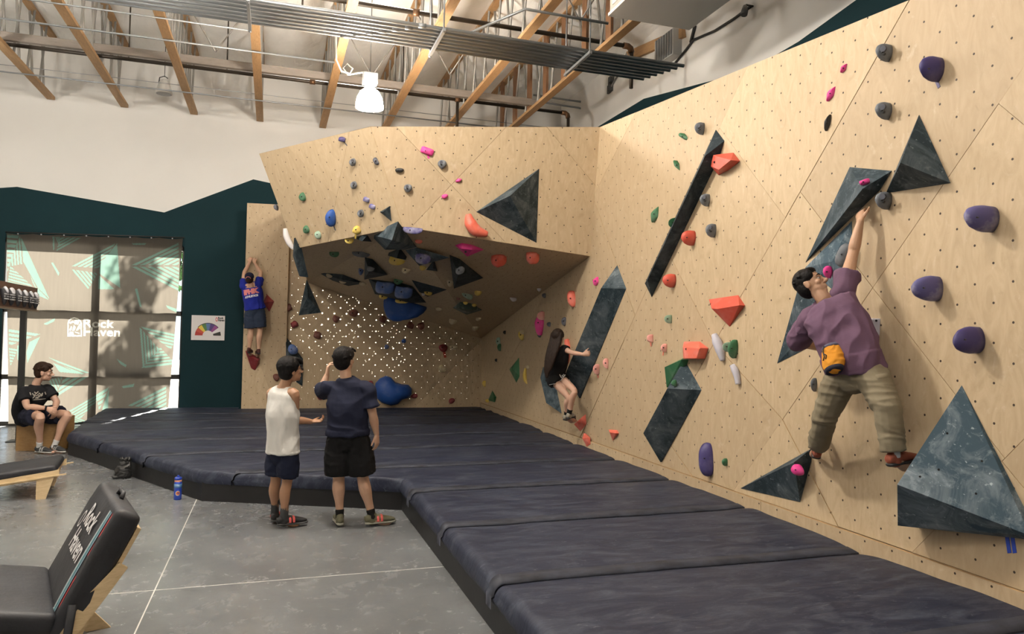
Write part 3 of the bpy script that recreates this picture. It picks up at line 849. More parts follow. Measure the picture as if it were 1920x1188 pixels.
stripes((90, 669), (168, 698), (150, 702), 2); solid((100, 680), (150, 700), (112, 697)); stripes((92, 712), (104, 742), (118, 705), 5)
stripes((104, 745), (165, 706), (120, 708), 3)
stripes((262, 613), (268, 688), (300, 655), 6); stripes((264, 612), (335, 628), (320, 655), 5); stripes((265, 690), (330, 682), (300, 650), 6)
solid((219, 672), (238, 684), (236, 688), (226, 682)); solid((228, 724), (252, 719), (250, 725), (232, 727))
stripes((130, 770), (205, 726), (150, 786), 5); solid((205, 728), (203, 770), (192, 768)); stripes((180, 740), (205, 725), (186, 770), 4)
stripes((240, 760), (312, 724), (312, 768), 6); stripes((130, 776), (170, 792), (134, 796), 5)
# logo arch outline and letters are rasterised from meshes
lt = []
me = text_mesh('Rock', 1.0, .022, space=1.06); lt.append((me, sh(157, 613), sh(215, 598)))
me2 = text_mesh('Haven', 1.0, .022, space=1.06); lt.append((me2, sh(157, 629), sh(226, 614)))
def add_text(me, base, cap):
    xs = [v.co.x for v in me.vertices]; ys = [v.co.y for v in me.vertices]
    sx = (cap[0]-base[0])/(max(xs)-min(xs)); sy = (cap[1]-base[1])/(max(ys)-min(0, min(ys)))
    return [[(base[0]+(me.vertices[i].co.x-min(xs))*sx, base[1]+me.vertices[i].co.y*sy) for i in p.vertices] for p in me.polygons]
fine = []
for q in lt: fine += [(p, 2) for p in add_text(*q)]
A = [(127, 630), (127, 606), (128.5, 601), (133, 596.5), (140, 594.6), (147, 596.5), (152, 601), (154, 606), (154, 630)]
B = [(129.2, 628), (129.2, 606), (130.5, 602), (134, 598.5), (140, 596.8), (146, 598.5), (150, 602), (151.8, 606), (151.8, 628)]
for i in range(len(A)-1): fine.append(([sh(*A[i]), sh(*A[i+1]), sh(*B[i+1]), sh(*B[i])], 2))
fine.append(([sh(127, 630.5), sh(154, 630.5), sh(154, 628), sh(127, 628)], 2))
for P in (((141, 600), (147, 600), (149, 604), (147, 608), (141, 608), (139, 604)), ((130, 604), (138, 601), (139, 604), (132, 607)), ((130, 619), (134, 611), (136, 613), (134, 620)), ((136, 620), (139, 609), (143, 613), (140, 620)),
          ((143, 619), (151, 605), (150, 616), (146, 619)), ((130, 627), (131, 621), (138, 622), (139, 627)), ((140, 621), (150, 624), (150, 626), (142, 623))):
    fine.append(([sh(*q) for q in P], 2))
def bucket(polys):
    tv, tf, tm = [], [], []
    for p, k in polys:
        b = len(tv); tv += [(x, z, 0) for x, z in p]
        tf.append(tuple(range(b, b+len(p)))); tm.append(k)
    return BVHTree.FromPolygons(tv, tf), tm
bv1, tm1 = bucket(tri); bv2, tm2 = bucket(fine)
NXS, NZS = 420, 390
vs, fs, mi = [], [], []
for j in range(NZS+1):
    tz = j/NZS
    for i in range(NXS+1):
        tx = i/NXS
        xl_ = corner['bl'][0]*(1-tz)+corner['tl'][0]*tz; xr_ = corner['br'][0]*(1-tz)+corner['tr'][0]*tz
        zb_ = corner['bl'][1]*(1-tx)+corner['br'][1]*tx; zt_ = corner['tl'][1]*(1-tx)+corner['tr'][1]*tx
        zt_ -= .035*abs(math.sin(tx*math.pi*7))*0.6
        x = xl_+(xr_-xl_)*tx; z = zb_+(zt_-zb_)*tz
        rip = (.014*math.sin(x*9+1.5*noise.noise(V((x*2, z*.5, 0))))+.012*noise.noise(V((x*5, z*.5, 5))))*(1.15-tz)
        vs.append((x, SY-.022+rip*.8, z))
W_ = NXS+1
for j in range(NZS):
    for i in range(NXS):
        a = j*W_+i; fs.append((a, a+1, a+W_+1, a+W_))
        cx = (vs[a][0]+vs[a+W_+1][0])/2; cz = (vs[a][2]+vs[a+W_+1][2])/2
        k = 0
        h = bv2.ray_cast(V((cx, cz, 1)), V((0, 0, -1)))
        if h[2] is not None: k = 2
        else:
            h = bv1.ray_cast(V((cx, cz, 1)), V((0, 0, -1)))
            if h[2] is not None: k = tm1[h[2]]
        mi.append(k)
shade = thing('window_shade', 'beige screen shade with teal triangle print and Rock Haven logo over window', 'shade', (-3.6, SY, 0))
mesh('cloth', vs, fs, CL, shade, smooth=True, mi=mi)
tube('cable', [V((corner['tl'][0]-.02, SY-.02, corner['tl'][1]+.02)), V((corner['tr'][0]+.03, SY-.02, corner['tr'][1]+.02))], .012, BLACKM, shade, 6)
for i in range(8):
    tx = (i+.5)/8; q = V((corner['tl'][0]*(1-tx)+corner['tr'][0]*tx, SY-.035, corner['tl'][1]*(1-tx)+corner['tr'][1]*tx-.01))
    frombm('grommet', lathebm([(0, 0), (.014, 0), (.014, .006), (0, .008)], 10, T=Matrix.Translation(q) @ Matrix.Rotation(R_(90), 4, 'X')), STEEL, shade)
# outdoors
o = mesh('pavement', [(-30, WY1+.3, -.06), (20, WY1+.3, -.06), (20, 60, -.06), (-30, 60, -.06)], [(0, 1, 2, 3)], mat('sunlit_pavement', (.36, .35, .33), .8, var=.1, scale=.5)); tag(o, 'bright sunlit pavement outside the window', 'pavement', kind='structure')
def tree(tgt, s, label):
    base = V((tgt[0][0], 0, 0)); pts = []
    for (x, y, r) in tgt:
        p = atY(x, y, SY)-SUNDIR*s; pts.append((p, r))
    c = sum((p for p, r in pts), V())/len(pts); base = V((c.x+.2, c.y, -.06))
    t = thing('street_tree', label, 'tree', base)
    BK = mat('tree_bark', (.06, .045, .03), .9); LF = mat('tree_leaf', (.035, .09, .02), .6)
    tube('trunk', [base, base+V((0, 0, 2.2)), c-V((0, 0, .6)), c+V((.1, 0, .9))], [.16, .13, .09, .03], BK, t, 10)
    for p, r in pts: tube('branch', [c-V((0, 0, .9)), (c+p)/2-V((0, 0, .2)), p], [.07, .045, .02], BK, t, 6)
    bm = bmesh.new(); rr = random.Random(5)
    for p, r in pts:
        for _ in range(int(420*r)):
            d = V((rr.gauss(0, .5), rr.gauss(0, .5), rr.gauss(0, .5)))*r; q = p+d
            a = V((rr.uniform(-1, 1), rr.uniform(-1, 1), rr.uniform(-1, 1))).normalized(); b = a.orthogonal().normalized()
            vv = [bm.verts.new(q+a*.12), bm.verts.new(q+b*.06), bm.verts.new(q-a*.12), bm.verts.new(q-b*.06)]; bm.faces.new(vv)
    o = frombm('foliage', bm, LF, t); o['kind'] = 'stuff'
tree([(262, 505, .28), (262, 545, .45), (240, 530, .35), (268, 490, .30), (262, 610, .35), (243, 665, .42), (255, 725, .45), (212, 680, .35), (268, 690, .28), (255, 770, .45), (225, 740, .30), (258, 640, .25)], 4.5, 'leafy tree outside the window throwing dappled shade on the shade cloth')
# ================================================================== VOLUMES AND HOLDS
def foot(p, P0, n): return p-n*(p-P0).dot(n)
def volume(label, pts, m=VOL, at=None, bev=.006, name='volume', cat='volume', feet=True, plane=None, bolts=(), group=None):
    """pts: (px, py, lift) ; plane taken from the wall under 'at' (default centroid)"""
    cx = sum(p[0] for p in pts)/len(pts); cy = sum(p[1] for p in pts)/len(pts)
    P0, n = plane if plane else cast(*(at or (cx, cy)))
    W = []
    ks = .5 if cat == 'climbing hold' and n.x < -.9 else 1.0
    for x, y, h in pts:
        h *= ks; q = onp(x, y, P0+n*(h+.004), n); W.append(q)
        W.append(foot(q, P0+n*.001, n) if h > 0 else q-n*.003)
    loc = foot(sum(W, V())/len(W), P0, n)
    t = thing(name, label, cat, loc, group=group)
    hullobj('body', W, m, t, bev)
    for (x, y, h) in bolts:
        q = onp(x, y, P0+n*h*ks, n); s = depth(q)/FPX
        o = frombm('bolt', lathebm([(0, 0), (2.2*s, 0), (2.2*s, -.02), (0, -.02)], 8, T=Matrix.Translation(q) @ (EYE-q).to_track_quat('Z', 'Y').to_matrix().to_4x4()), BOLT, t)
    return t, P0, n
BOLT = mat('dark_bolt_head', (.02, .02, .02), .4, metal=.6)
def hold_mat(name, col, chalk=.25, rough=.55):
    if name in MATS: return MATS[name]
    t = NT(name); v = t.coords('Object'); a = t.noise(v, 6, 4, .6); b = t.noise(v, 60, 2)
    t.l(t.mix(t.math('MULTIPLY', t.ramp(a, .5, .8), chalk), col, (.72, .70, .70)), t.b.inputs['Base Color']); t.b.inputs['Roughness'].default_value = rough
    t.bump(b, .12, .003); MATS[name] = t.m; return t.m
HC = {
 'grey': hold_mat('grey_hold', (.115, .13, .15)), 'purple': hold_mat('purple_hold', (.042, .032, .14), .12), 'violet': hold_mat('chalky_violet_hold', (.075, .068, .20), .5),
 'red': hold_mat('red_hold', (.52, .075, .045), .12), 'coral': hold_mat('coral_hold', (.68, .14, .09), .25), 'pink': hold_mat('pink_hold', (.68, .035, .26), .15), 'rose': hold_mat('pale_pink_hold', (.72, .33, .29), .4),
 'black': hold_mat('black_hold', (.012, .012, .012), .08), 'green': hold_mat('green_hold', (.03, .13, .055), .15), 'mint': hold_mat('pale_green_hold', (.25, .38, .28), .4),
 'blue': hold_mat('blue_hold', (.012, .07, .30), .08), 'softblue': hold_mat('chalky_blue_hold', (.07, .13, .33), .3), 'yellow': hold_mat('yellow_hold', (.60, .43, .07), .2), 'cream': hold_mat('cream_hold', (.50, .42, .26), .3),
 'white': hold_mat('white_hold', (.62, .60, .60), .2), 'lav': hold_mat('lavender_white_hold', (.50, .49, .56), .35), 'brown': hold_mat('red_brown_hold', (.16, .045, .028), .15), 'maroon': hold_mat('maroon_hold', (.22, .025, .03), .1),
 'teal': hold_mat('marbled_grey_green_hold', (.06, .10, .09), .5), 'slate': hold_mat('dark_slate_hold', (.05, .055, .075), .2)}
def outline(shape, n=20, seed=0):
    out = []
    for j in range(n):
        a = 2*math.pi*j/n; c, s = math.cos(a), math.sin(a)
        if shape == 'egg': r = 1+.06*math.sin(2*a+seed)+.05*math.sin(3*a+seed*2); x, y = c*r, s*r
        elif shape == 'tear':   # blunt top, pointed bottom (y down)
            x = c*(1-.42*max(0, s)**1.2); y = s
            if s < 0: y = -abs(s)**.7; x = c**1 if abs(c) > .02 else 0
        elif shape == 'sliver': x = c*(1-.75*abs(s)**1.4); y = s
        elif shape == 'oval': x = (1 if c > 0 else -1)*abs(c)**.75; y = (1 if s > 0 else -1)*abs(s)**.75
        elif shape == 'rock': r = 1+.16*noise.noise(V((c*1.3, s*1.3, seed*3.1)))*2; x, y = c*r, s*r
        elif shape == 'square': x = (1 if c > 0 else -1)*abs(c)**.4; y = (1 if s > 0 else -1)*abs(s)**.4
        out.append((x, y))
    mx = max(abs(p[0]) for p in out); my = max(abs(p[1]) for p in out)
    return [(p[0]/mx, p[1]/my) for p in out]
HSEED = [0]
def hold(label, col, x, y, w, h, rot=0, shape='egg', d=None, group=None, tape=None, pocket=None, plane=None, lift=0., bolt=True, flat=.5, poly=None, name='climbing_hold'):
    HSEED[0] += 1; sd_ = HSEED[0]
    P0, n = plane if plane else cast(x, y)
    P0 = P0+n*lift
    zc = depth(P0); s = zc/FPX
    if d is None: d = max(.03, min(.16, .42*min(w, h)*s))
    eye = (EYE-P0).normalized(); n2 = (n*.6+eye*.55).normalized()
    c0 = onp(x, y, P0+n*(d*.35), n)
    if poly: ol = [((px-x), (py-y)) for px, py in poly]
    else:
        cr, sr = math.cos(R_(rot)), math.sin(R_(rot))
        ol = [((ux*w/2)*cr-(uy*h/2)*sr, (ux*w/2)*sr+(uy*h/2)*cr) for ux, uy in outline(shape, 20, sd_)]
    def build(ox, oy, kx, ky):
        c0 = onp(x+ox, y+oy, P0+n*(d*.35), n)
        S = [onp(x+ox+a*kx, y+oy+b*ky, c0, n2) for a, b in ol]
        base = [foot(p, P0-n*.002, n) for p in S]
        bc = sum(base, V())/len(base); base = [bc+(p-bc)*.97 for p in base]
        apex = c0+n*(d*.65); rings = [base, S]
        for k, (sc, t) in enumerate(((.93, .32), (.74, .68), (.42, .92))):
            jit = .03 if shape == 'rock' else .0
            rings.append([c0+(p-c0)*sc+(apex-c0)*t*(1+jit*noise.noise(p*20)) for p in S])
        return c0, S, bc, apex, rings
    tx0, tx1 = min(a for a, b in ol), max(a for a, b in ol); ty0, ty1 = min(b for a, b in ol), max(b for a, b in ol)
    ox = oy = 0.; kx = ky = 1.
    for it in range(4):         # fit the finished solid to its measured extent
        c0, S, bc, apex, rings = build(ox, oy, kx, ky)
        X = []; Y = []
        for r in rings:
            for p in r:
                q = p-EYE; z = q.dot(FWD); X.append(960+FPX*q.dot(RGT)/z-x); Y.append(594-FPX*q.dot(UPV)/z-y)
        wx, wy = max(X)-min(X), max(Y)-min(Y)
        kx = max(.3, kx*min(1.3, max(.6, (tx1-tx0)/wx))); ky = max(.4, ky*min(1.3, max(.6, (ty1-ty0)/wy)))
        ox += (tx0+tx1)/2-(max(X)+min(X))/2; oy += (ty0+ty1)/2-(max(Y)+min(Y))/2
    bm = bmesh.new(); vr = [[bm.verts.new(p) for p in r] for r in rings]; ap = bm.verts.new(apex); N = len(S)
    for a, b in zip(vr, vr[1:]):
        for j in range(N): bm.faces.new((a[j], a[(j+1) % N], b[(j+1) % N], b[j]))
    for j in range(N): bm.faces.new((vr[-1][j], vr[-1][(j+1) % N], ap))
    bm.faces.new(vr[0][::-1])
    bmesh.ops.recalc_face_normals(bm, faces=bm.faces)
    t = thing(name, label, 'climbing hold', bc, group=group)
    frombm('body', bm, HC[col], t, smooth=(shape not in ('facet',)))
    def disc(nm, px, py, r, m, hh):
        q = onp(px, py, c0+n2*hh, n2)
        return frombm(nm, lathebm([(0, .004), (r*.9, .003), (r, -.012), (0, -.012)], 10, T=Matrix.Translation(q) @ n2.to_track_quat('Z', 'Y').to_matrix().to_4x4()), m, t)
    if bolt and max(w, h) > 15: disc('bolt', x-w*.14, y-h*.03, max(.005, 1.15*s), BOLT, d*.66)
    if pocket: disc('pocket', x-w*.08, y-h*.22, w*.2*s, HC['slate'], d*.60); disc('pocket', x-w*.04, y+h*.06, w*.09*s, BOLT, d*.62)
    if tape:
        tx, ty, tw, tm = tape
        A = onp(x+tx*.25, y+ty*.25, P0+n*.002, n); B = onp(x+tx, y+ty, P0+n*.002, n)
        sd2 = (B-A).cross(n).normalized()*tw*s/2
        mesh('tape', [A-sd2+n*.002, A+sd2+n*.002, B+sd2+n*.002, B-sd2+n*.002, A-sd2, A+sd2, B+sd2, B-sd2], [(0, 1, 2, 3), (0, 4, 5, 1), (1, 5, 6, 2), (2, 6, 7, 3), (3, 7, 4, 0)], HC[tm], t)
    return t
def arc_hold(label, col, pts, r, d=.05, group=None, plane=None, at=None, lift=0.):
    """curved bar hold along pixel points with pixel radii"""
    P0, n = plane if plane else cast(*(at or pts[len(pts)//2]))
    P0 = P0+n*lift; s = depth(P0)/FPX
    eye = (EYE-P0).normalized(); n2 = (n*.6+eye*.5).normalized()
    W = [onp(x, y, P0+n*d*.5, n2) for x, y in pts]
    t = thing('climbing_hold', label, 'climbing hold', foot(W[len(W)//2], P0, n), group=group)
    # densify with Catmull style interpolation
    Q, rr = [], []
    for i in range(len(W)-1):
        a, b = W[max(i-1, 0)], W[i]; c, e = W[i+1], W[min(i+2, len(W)-1)]
        for k in range(5):
            u = k/5; Q.append(.5*((2*b)+(c-a)*u+(2*a-5*b+4*c-e)*u*u+(3*b-a-3*c+e)*u**3)); rr.append((r[i]*(1-u)+r[i+1]*u)*s)
    Q.append(W[-1]); rr.append(r[-1]*s)
    o = tube('body', Q, [(max(x, .004), max(x*.95, .004)) for x in rr], HC[col], t, 12, side=n)
    # bracket the bar against the wall
    bm = tubebm([foot(q, P0, n)+n*.001 if False else q-n*(q-P0).dot(n)*.98 for q in Q], [(x*.8+.001, x*.8+.001) for x in rr], 8)
    return t

# ------------------------------------------------- volumes on the long wall
volume('long slim dark teal bar volume slanting down the boulder wall', [(1342, 243, 0), (1358, 264, 0), (1222, 557, 0), (1209, 531, .02), (1322, 292, .16), (1214, 525, .14)], VOLD, at=(1290, 400), feet=False)
volume('tall dark teal wedge volume gripped by the climber with long hair', [(1157, 497, 0), (1127, 540, .24), (1174, 541, 0), (1086, 746, .02), (1061, 698, .272)], VOL, at=(1150, 610))
volume('dark teal wedge volume below the red box shaped hold', [(1283, 674, 0), (1251, 728, .24), (1315, 731, 0), (1238, 866, .02), (1206, 812, .262)], VOL, at=(1280, 780))
volume('largest chalk speckled teal pyramid volume with blue tape beneath it', [(1803, 722, 0), (1682, 908, .42), (1932, 1004, .06), (1683, 985, .16), (1920, 1010, 0)], VOLC, at=(1800, 900), bolts=[(1776, 812, .29), (1841, 864, .29), (1725, 893, .38), (1760, 880, .36), (1830, 925, .28)])
volume('low dark teal triangle volume with a pink hold on it', [(1388, 915, 0), (1522, 840, 0), (1500, 941, 0), (1489, 866, .16)], VOL, at=(1470, 900))
volume('dark teal ridge volume reached by the raised hand', [(1593, 313, 0), (1672, 320, 0), (1510, 492, 0), (1617, 354, .15)], VOL, at=(1590, 380))
volume('upper dark teal pyramid volume between grey and purple holds', [(1723, 215, 0), (1661, 362, 0), (1782, 343, 0), (1688, 305, .26)], VOL, at=(1720, 310))
volume('grey green volume right behind the head of the climber in purple', [(1597, 414, 0), (1509, 502, 0), (1598, 572, 0), (1560, 490, .07)], VOLC, at=(1570, 490))
volume('dark teal kite volume behind the bent elbow of the climber in purple', [(1506, 504, 0), (1457, 681, 0), (1605, 606, 0), (1545, 585, .08)], VOL, at=(1530, 600))
volume('small dark teal volume beneath the climber with long hair', [(1018, 688, 0), (1013, 708, .12), (1024, 755, .12), (1053, 775, 0), (1043, 728, 0), (1030, 690, .05)], VOL, at=(1032, 735))
volume('dark green ridged slab volume peeking from behind the dark wedge', [(1246, 688, .05), (1281, 671, .05), (1283, 700, 0), (1250, 726, .03), (1246, 688, .18), (1278, 674, .16)], HC['green'], at=(1262, 700), cat='climbing hold', name='climbing_hold')
volume('green faceted kite hold on the shaded end of the boulder wall', [(973, 670, 0), (955, 692, .12), (968, 717, 0), (974, 705, 0), (960, 690, .16)], HC['green'], at=(965, 693), cat='climbing hold', name='climbing_hold')
volume('small green triangle hold low in the shaded corner', [(923, 732, 0), (915, 750, 0), (928, 754, .0), (926, 744, .1)], HC['green'], at=(922, 744), cat='climbing hold', name='climbing_hold')
volume('large red wedge hold with a sloping top above the white tail hold', [(1329, 561, 0), (1384, 553, 0), (1386, 572, .12), (1334, 578, .2), (1368, 612, 0), (1382, 590, 0), (1345, 579, .24)], HC['red'], at=(1357, 580), cat='climbing hold', name='climbing_hold', bev=.014, bolts=[(1333, 570, .1)])
volume('red chunky hold against the top of the slim bar volume', [(1336, 290, .05), (1375, 286, 0), (1378, 306, .05), (1347, 328, 0), (1333, 312, .18), (1338, 291, .2), (1370, 300, .2), (1348, 318, .2)], HC['red'], at=(1356, 305), cat='climbing hold', name='climbing_hold', bev=.016, bolts=[(1340, 304, .21)])
volume('red box shaped hold on top of a dark wedge', [(1282, 640, .05), (1311, 640, .02), (1316, 650, .1), (1309, 673, .04), (1281, 673, .12), (1280, 650, .24), (1312, 652, .2), (1306, 672, .2), (1284, 672, .24)], HC['coral'], at=(1297, 655), cat='climbing hold', name='climbing_hold', bev=.014, bolts=[(1287, 654, .24)])
volume('orange red wedge hold under the shoes of the climber with long hair', [(1098, 776, 0), (1076, 795, .1), (1088, 808, 0), (1099, 795, 0), (1082, 790, .16)], HC['coral'], at=(1088, 792), cat='climbing hold', name='climbing_hold', bev=.01)
volume('small coral wedge hold standing alone near the mat', [(1141, 805, .02), (1157, 806, 0), (1155, 816, 0), (1149, 826, 0), (1143, 810, .12), (1154, 812, .09)], HC['coral'], at=(1149, 813), cat='climbing hold', name='climbing_hold', bev=.008)
volume('coral wedge hold touching the mat edge', [(1094, 812, .0), (1092, 822, .1), (1100, 837, 0), (1107, 832, 0), (1104, 820, .04), (1098, 812, 0)], HC['coral'], at=(1099, 826), cat='climbing hold', name='climbing_hold', bev=.008)
# headwall, cave and left panels
volume('big dark teal pyramid volume on the plywood headwall', [(1011, 316, 0), (893, 397, 0), (1006, 455, 0), (956, 367, .42)], VOL, at=(975, 395))
volume('tiny dark triangle volume near the prow of the headwall', [(712, 397, 0), (731, 386, 0), (734, 415, 0), (718, 397, .1)], VOLD, at=(726, 400))
volume('dark pyramid volume on the lit hole wall under the roof edge', [(575, 523, 0), (560, 591, 0), (602, 586, 0), (577, 556, .22)], VOL, at=(580, 570))
volume('dark teal volume carrying a round blue hold low on the cave wall', [(532, 625, 0), (568, 672, .0), (567, 724, 0), (533, 700, 0), (541, 660, .25), (566, 690, .1)], VOL, at=(552, 680), plane=(cb.o, cb.n))
volume('black sliver volume wrapping the lower left edge of the headwall', [(551, 446, .06), (562, 470, .06), (577, 520, .02), (561, 518, .10), (549, 480, .10), (553, 470, .18)], VOLD, plane=(LL, V((-.55, -.75, -.4)).normalized()))
RP = {}
def roofvol(label, pts, m=VOLD, **k): return volume(label, pts, m, **k)
roofvol('teal faceted volume hanging at the prow of the cave roof', [(693, 439, 0), (742, 428, 0), (781, 463, 0), (760, 468, .1), (722, 468, .12), (735, 450, .26)], VOL, at=(735, 452))
roofvol('dark fin volume on the cave roof with a lilac hold', [(760, 469, 0), (781, 464, 0), (842, 483, 0), (786, 498, .06), (775, 485, .14)], VOL, at=(795, 483))
roofvol('black pyramid volume on the cave roof with one grey hold', [(684, 482, 0), (727, 515, 0), (683, 524, 0), (692, 508, .2)], at=(695, 508))
roofvol('black pyramid volume on the cave roof with grey and cream holds', [(843, 478, 0), (906, 521, 0), (851, 541, 0), (860, 512, .22)], at=(868, 512))
roofvol('flat black blade volume carrying three cream holds on the cave roof', [(597, 511, 0), (649, 517, 0), (684, 531, .0), (653, 536, .05), (624, 526, .06), (640, 524, .1)], at=(640, 524))
roofvol('broad dark volume behind the twin blue holds on the cave roof', [(691, 523, 0), (774, 537, 0), (799, 567, 0), (770, 568, .12), (703, 551, .1), (745, 550, .2)], at=(745, 545))
roofvol('dark fin volume with a yellow hold beside the twin blue holds', [(772, 525, 0), (838, 543, 0), (802, 556, .06), (786, 547, .08)], at=(802, 543))
roofvol('small black half pyramid set on a yellow hold of the cave roof', [(727, 479, .05), (744, 474, .05), (761, 487, .05), (744, 484, .16)], at=(744, 482))
roofvol('small black tent volume beside a half yellow hold', [(799, 506, 0), (816, 493, 0), (820, 508, 0), (812, 502, .12)], at=(812, 502))
roofvol('small black volume at the roof lip beside yellow holds', [(666, 447, 0), (689, 441, 0), (697, 453, 0), (679, 452, .08)], at=(683, 450))
roofvol('marbled grey green rock hold with two yellow chips on the cave roof', [(849, 577, 0), (872, 567, .0), (904, 581, 0), (875, 590, .08), (862, 578, .12), (886, 580, .11)], HC['teal'], at=(876, 579), cat='climbing hold', name='climbing_hold', bev=.012)
volume('pink triangle hold on the cave roof', [(853, 460, 0), (876, 459, 0), (907, 468, 0), (876, 481, .05), (865, 466, .08), (885, 468, .07)], HC['pink'], at=(878, 468), cat='climbing hold', name='climbing_hold', bev=.01, bolts=[(873, 472, .09)])
# left upright panel
volume('maroon diamond hold beside the hip of the climber in blue', [(500, 551, 0), (514, 565, 0), (505, 584, .02), (493, 568, .06), (501, 566, .14)], HC['maroon'], at=(503, 567), cat='climbing hold', name='climbing_hold', bev=.01)
volume('long maroon hold under the shoes of the climber in blue', [(460, 657, .1), (487, 672, .08), (486, 682, .04), (478, 694, 0), (471, 690, .02), (462, 664, .16), (484, 676, .16)], HC['maroon'], at=(478, 675), plane=(lpf.o, lpf.n), cat='climbing hold', name='climbing_hold', bev=.012)

# ------------------------------------------------- holds on the long wall
H = hold
H('grey double pocket jug hold highest on the boulder wall', 'grey', 1658, 99, 31, 35, 0, 'tear', .11, pocket=1)
H('grey double pocket jug hold just above the upper pyramid volume', 'grey', 1657, 208, 31, 34, 0, 'tear', .11, pocket=1)
H('grey double pocket jug hold tucked below the upper pyramid volume', 'grey', 1657, 376, 31, 34, 0, 'tear', .11, pocket=1)
H('grey jug hold near the tip of the slim bar volume', 'grey', 1312, 241, 18, 24, 0, 'tear', .1, pocket=1)
H('grey jug hold below the red chunky hold', 'grey', 1322, 375, 18, 24, 0, 'tear', .1, pocket=1)
H('grey jug hold beside a small red hold on the slim bar', 'grey', 1333, 432, 19, 26, 0, 'tear', .1, pocket=1)
H('dark purple teardrop hold with a purple tape tail', 'purple', 1747, 130, 44, 50, 12, 'tear', .16, tape=(14, 34, 6, 'purple'))
H('chalky violet egg hold above two other purple eggs', 'violet', 1841, 409, 65, 54, 8, 'egg', .2)
H('pale chalk dusted violet egg hold in the middle of three', 'violet', 1740, 541, 60, 50, 10, 'egg', .19)
H('dark violet egg hold lowest of three', 'purple', 1817, 638, 59, 53, 12, 'egg', .19)
H('small pink chip hold above a longer pink chip', 'pink', 1582, 128, 10, 22, 38, 'sliver', .03)
H('longer pink chip hold above a black chip', 'pink', 1558, 176, 14, 33, 32, 'sliver', .03)
H('black sliver hold on bare plywood below pink chips', 'black', 1552, 230, 13, 34, 22, 'sliver', .04)
H('small red rounded hold against the side of the slim bar volume', 'red', 1291, 446, 26, 29, 0, 'tear', .14)
H('red rounded hold near the foot of the slim bar volume', 'red', 1255, 526, 25, 26, 0, 'tear', .13)
H('coral drop hold with a pale neck near the cave roof edge', 'coral', 1071, 560, 15, 33, -18, 'egg', .1)
H('coral and white chip hold beside the tall dark wedge', 'rose', 1118, 692, 12, 20, 0, 'tear', .08, tape=(4, 16, 4, 'coral'))
H('pale pink chip hold on the far side of the tall dark wedge', 'rose', 1136, 681, 9, 20, -14, 'tear', .07)
H('tiny pale pink hold with coral tape left of its twin', 'rose', 1219, 634, 11, 15, 0, 'square', .07, tape=(2, 15, 4, 'coral'))
H('tiny pale pink hold with coral tape nearest the red box hold', 'rose', 1245, 652, 11, 16, 0, 'tear', .07, tape=(-2, 14, 3, 'coral'))
H('small bright pink chip hold above the tall dark wedge', 'pink', 1117, 527, 12, 18, 20, 'sliver', .06)
H('large pink and white drop hold on the shaded wall', 'pink', 1011, 606, 18, 46, 8, 'sliver', .12)
H('small pale pink cap on top of the large pink drop', 'rose', 1014, 592, 9, 16, 8, 'sliver', .13, bolt=False)
H('green sliver hold high left of the slim bar volume', 'green', 1282, 256, 22, 8, 30, 'oval', .05)
H('green curved sliver hold half way down from the top edge', 'green', 1269, 310, 7, 24, -35, 'sliver', .05)
H('green leaf shaped hold on open plywood', 'green', 1228, 402, 16, 33, 24, 'sliver', .05)
H('thin green hold wrapped on the edge of the slim bar', 'green', 1263, 418, 9, 22, 25, 'sliver', .12)
H('small pale green knob hold with a shadowed stem', 'mint', 1253, 598, 12, 16, 0, 'tear', .09)
H('green hold with a pale half beside the violet tail hold', 'green', 1374, 654, 18, 36, 8, 'tear', .09)
H('pale green half shell hold against the green one', 'mint', 1364, 650, 14, 20, 0, 'egg', .1)
H('small green knob hold on the chalked top of the wedge', 'green', 1264, 718, 10, 13, 0, 'egg', .05, lift=.17)
H('tiny green hold beside the tall purple oval', 'green', 1359, 866, 11, 15, 0, 'tear', .05)
H('small yellow half hold on the lower shaded wall', 'yellow', 977, 628, 11, 19, 0, 'tear', .08)
H('pale cream top beside the small yellow hold', 'cream', 979, 622, 8, 10, 0, 'egg', .08, bolt=False)
arc_hold('yellow and cream banana hold on the shaded wall', 'yellow', [(986, 690), (984, 702), (986, 713), (992, 720)], [2, 4, 4, 2])
H('tiny cream knob above the banana hold', 'cream', 989, 688, 6, 8, 0, 'egg', .04)
H('yellow chip hold under the small green triangle', 'yellow', 914, 751, 9, 7, 0, 'egg', .05)
H('yellow hold low near the cave corner', 'yellow', 908, 719, 8, 12, 0, 'tear', .05)
H('mint and green double drop hold near the cave corner', 'mint', 934, 640, 9, 16, 0, 'egg', .07)
H('green tip below the mint double drop', 'green', 936, 651, 7, 14, 0, 'tear', .07)
arc_hold('white and violet tail hold below the large red wedge', 'lav', [(1339, 626), (1344, 640), (1350, 656), (1355, 676)], [5, 9, 9, 4], .12)
arc_hold('pale grey bone shaped hold under the violet tail', 'lav', [(1373, 684), (1378, 694), (1382, 706), (1384, 720)], [5, 7, 6, 5], .08)
H('tall purple oval hold above the mat', 'purple', 1324, 861, 28, 64, -2, 'oval', .1)
volume('lavender white slab hold beside the hip of the climber in purple', [(1623, 596, .02), (1650, 597, .0), (1649, 625, 0), (1643, 652, 0), (1624, 640, .1), (1625, 600, .14)], HC['lav'], at=(1640, 620), cat='climbing hold', name='climbing_hold', bev=.012, bolts=[(1643, 601, .06)])
H('small grey foot chip hold beside the knee of the climber in purple', 'grey', 1526, 721, 12, 26, 0, 'tear', .05)
H('pink crescent hold on the low triangle volume', 'pink', 1495, 881, 28, 20, 35, 'egg', .06, lift=.14)
H('pink stripe hold on the ridge volume by the raised hand', 'pink', 1621, 341, 20, 9, -20, 'square', .04, lift=.12)
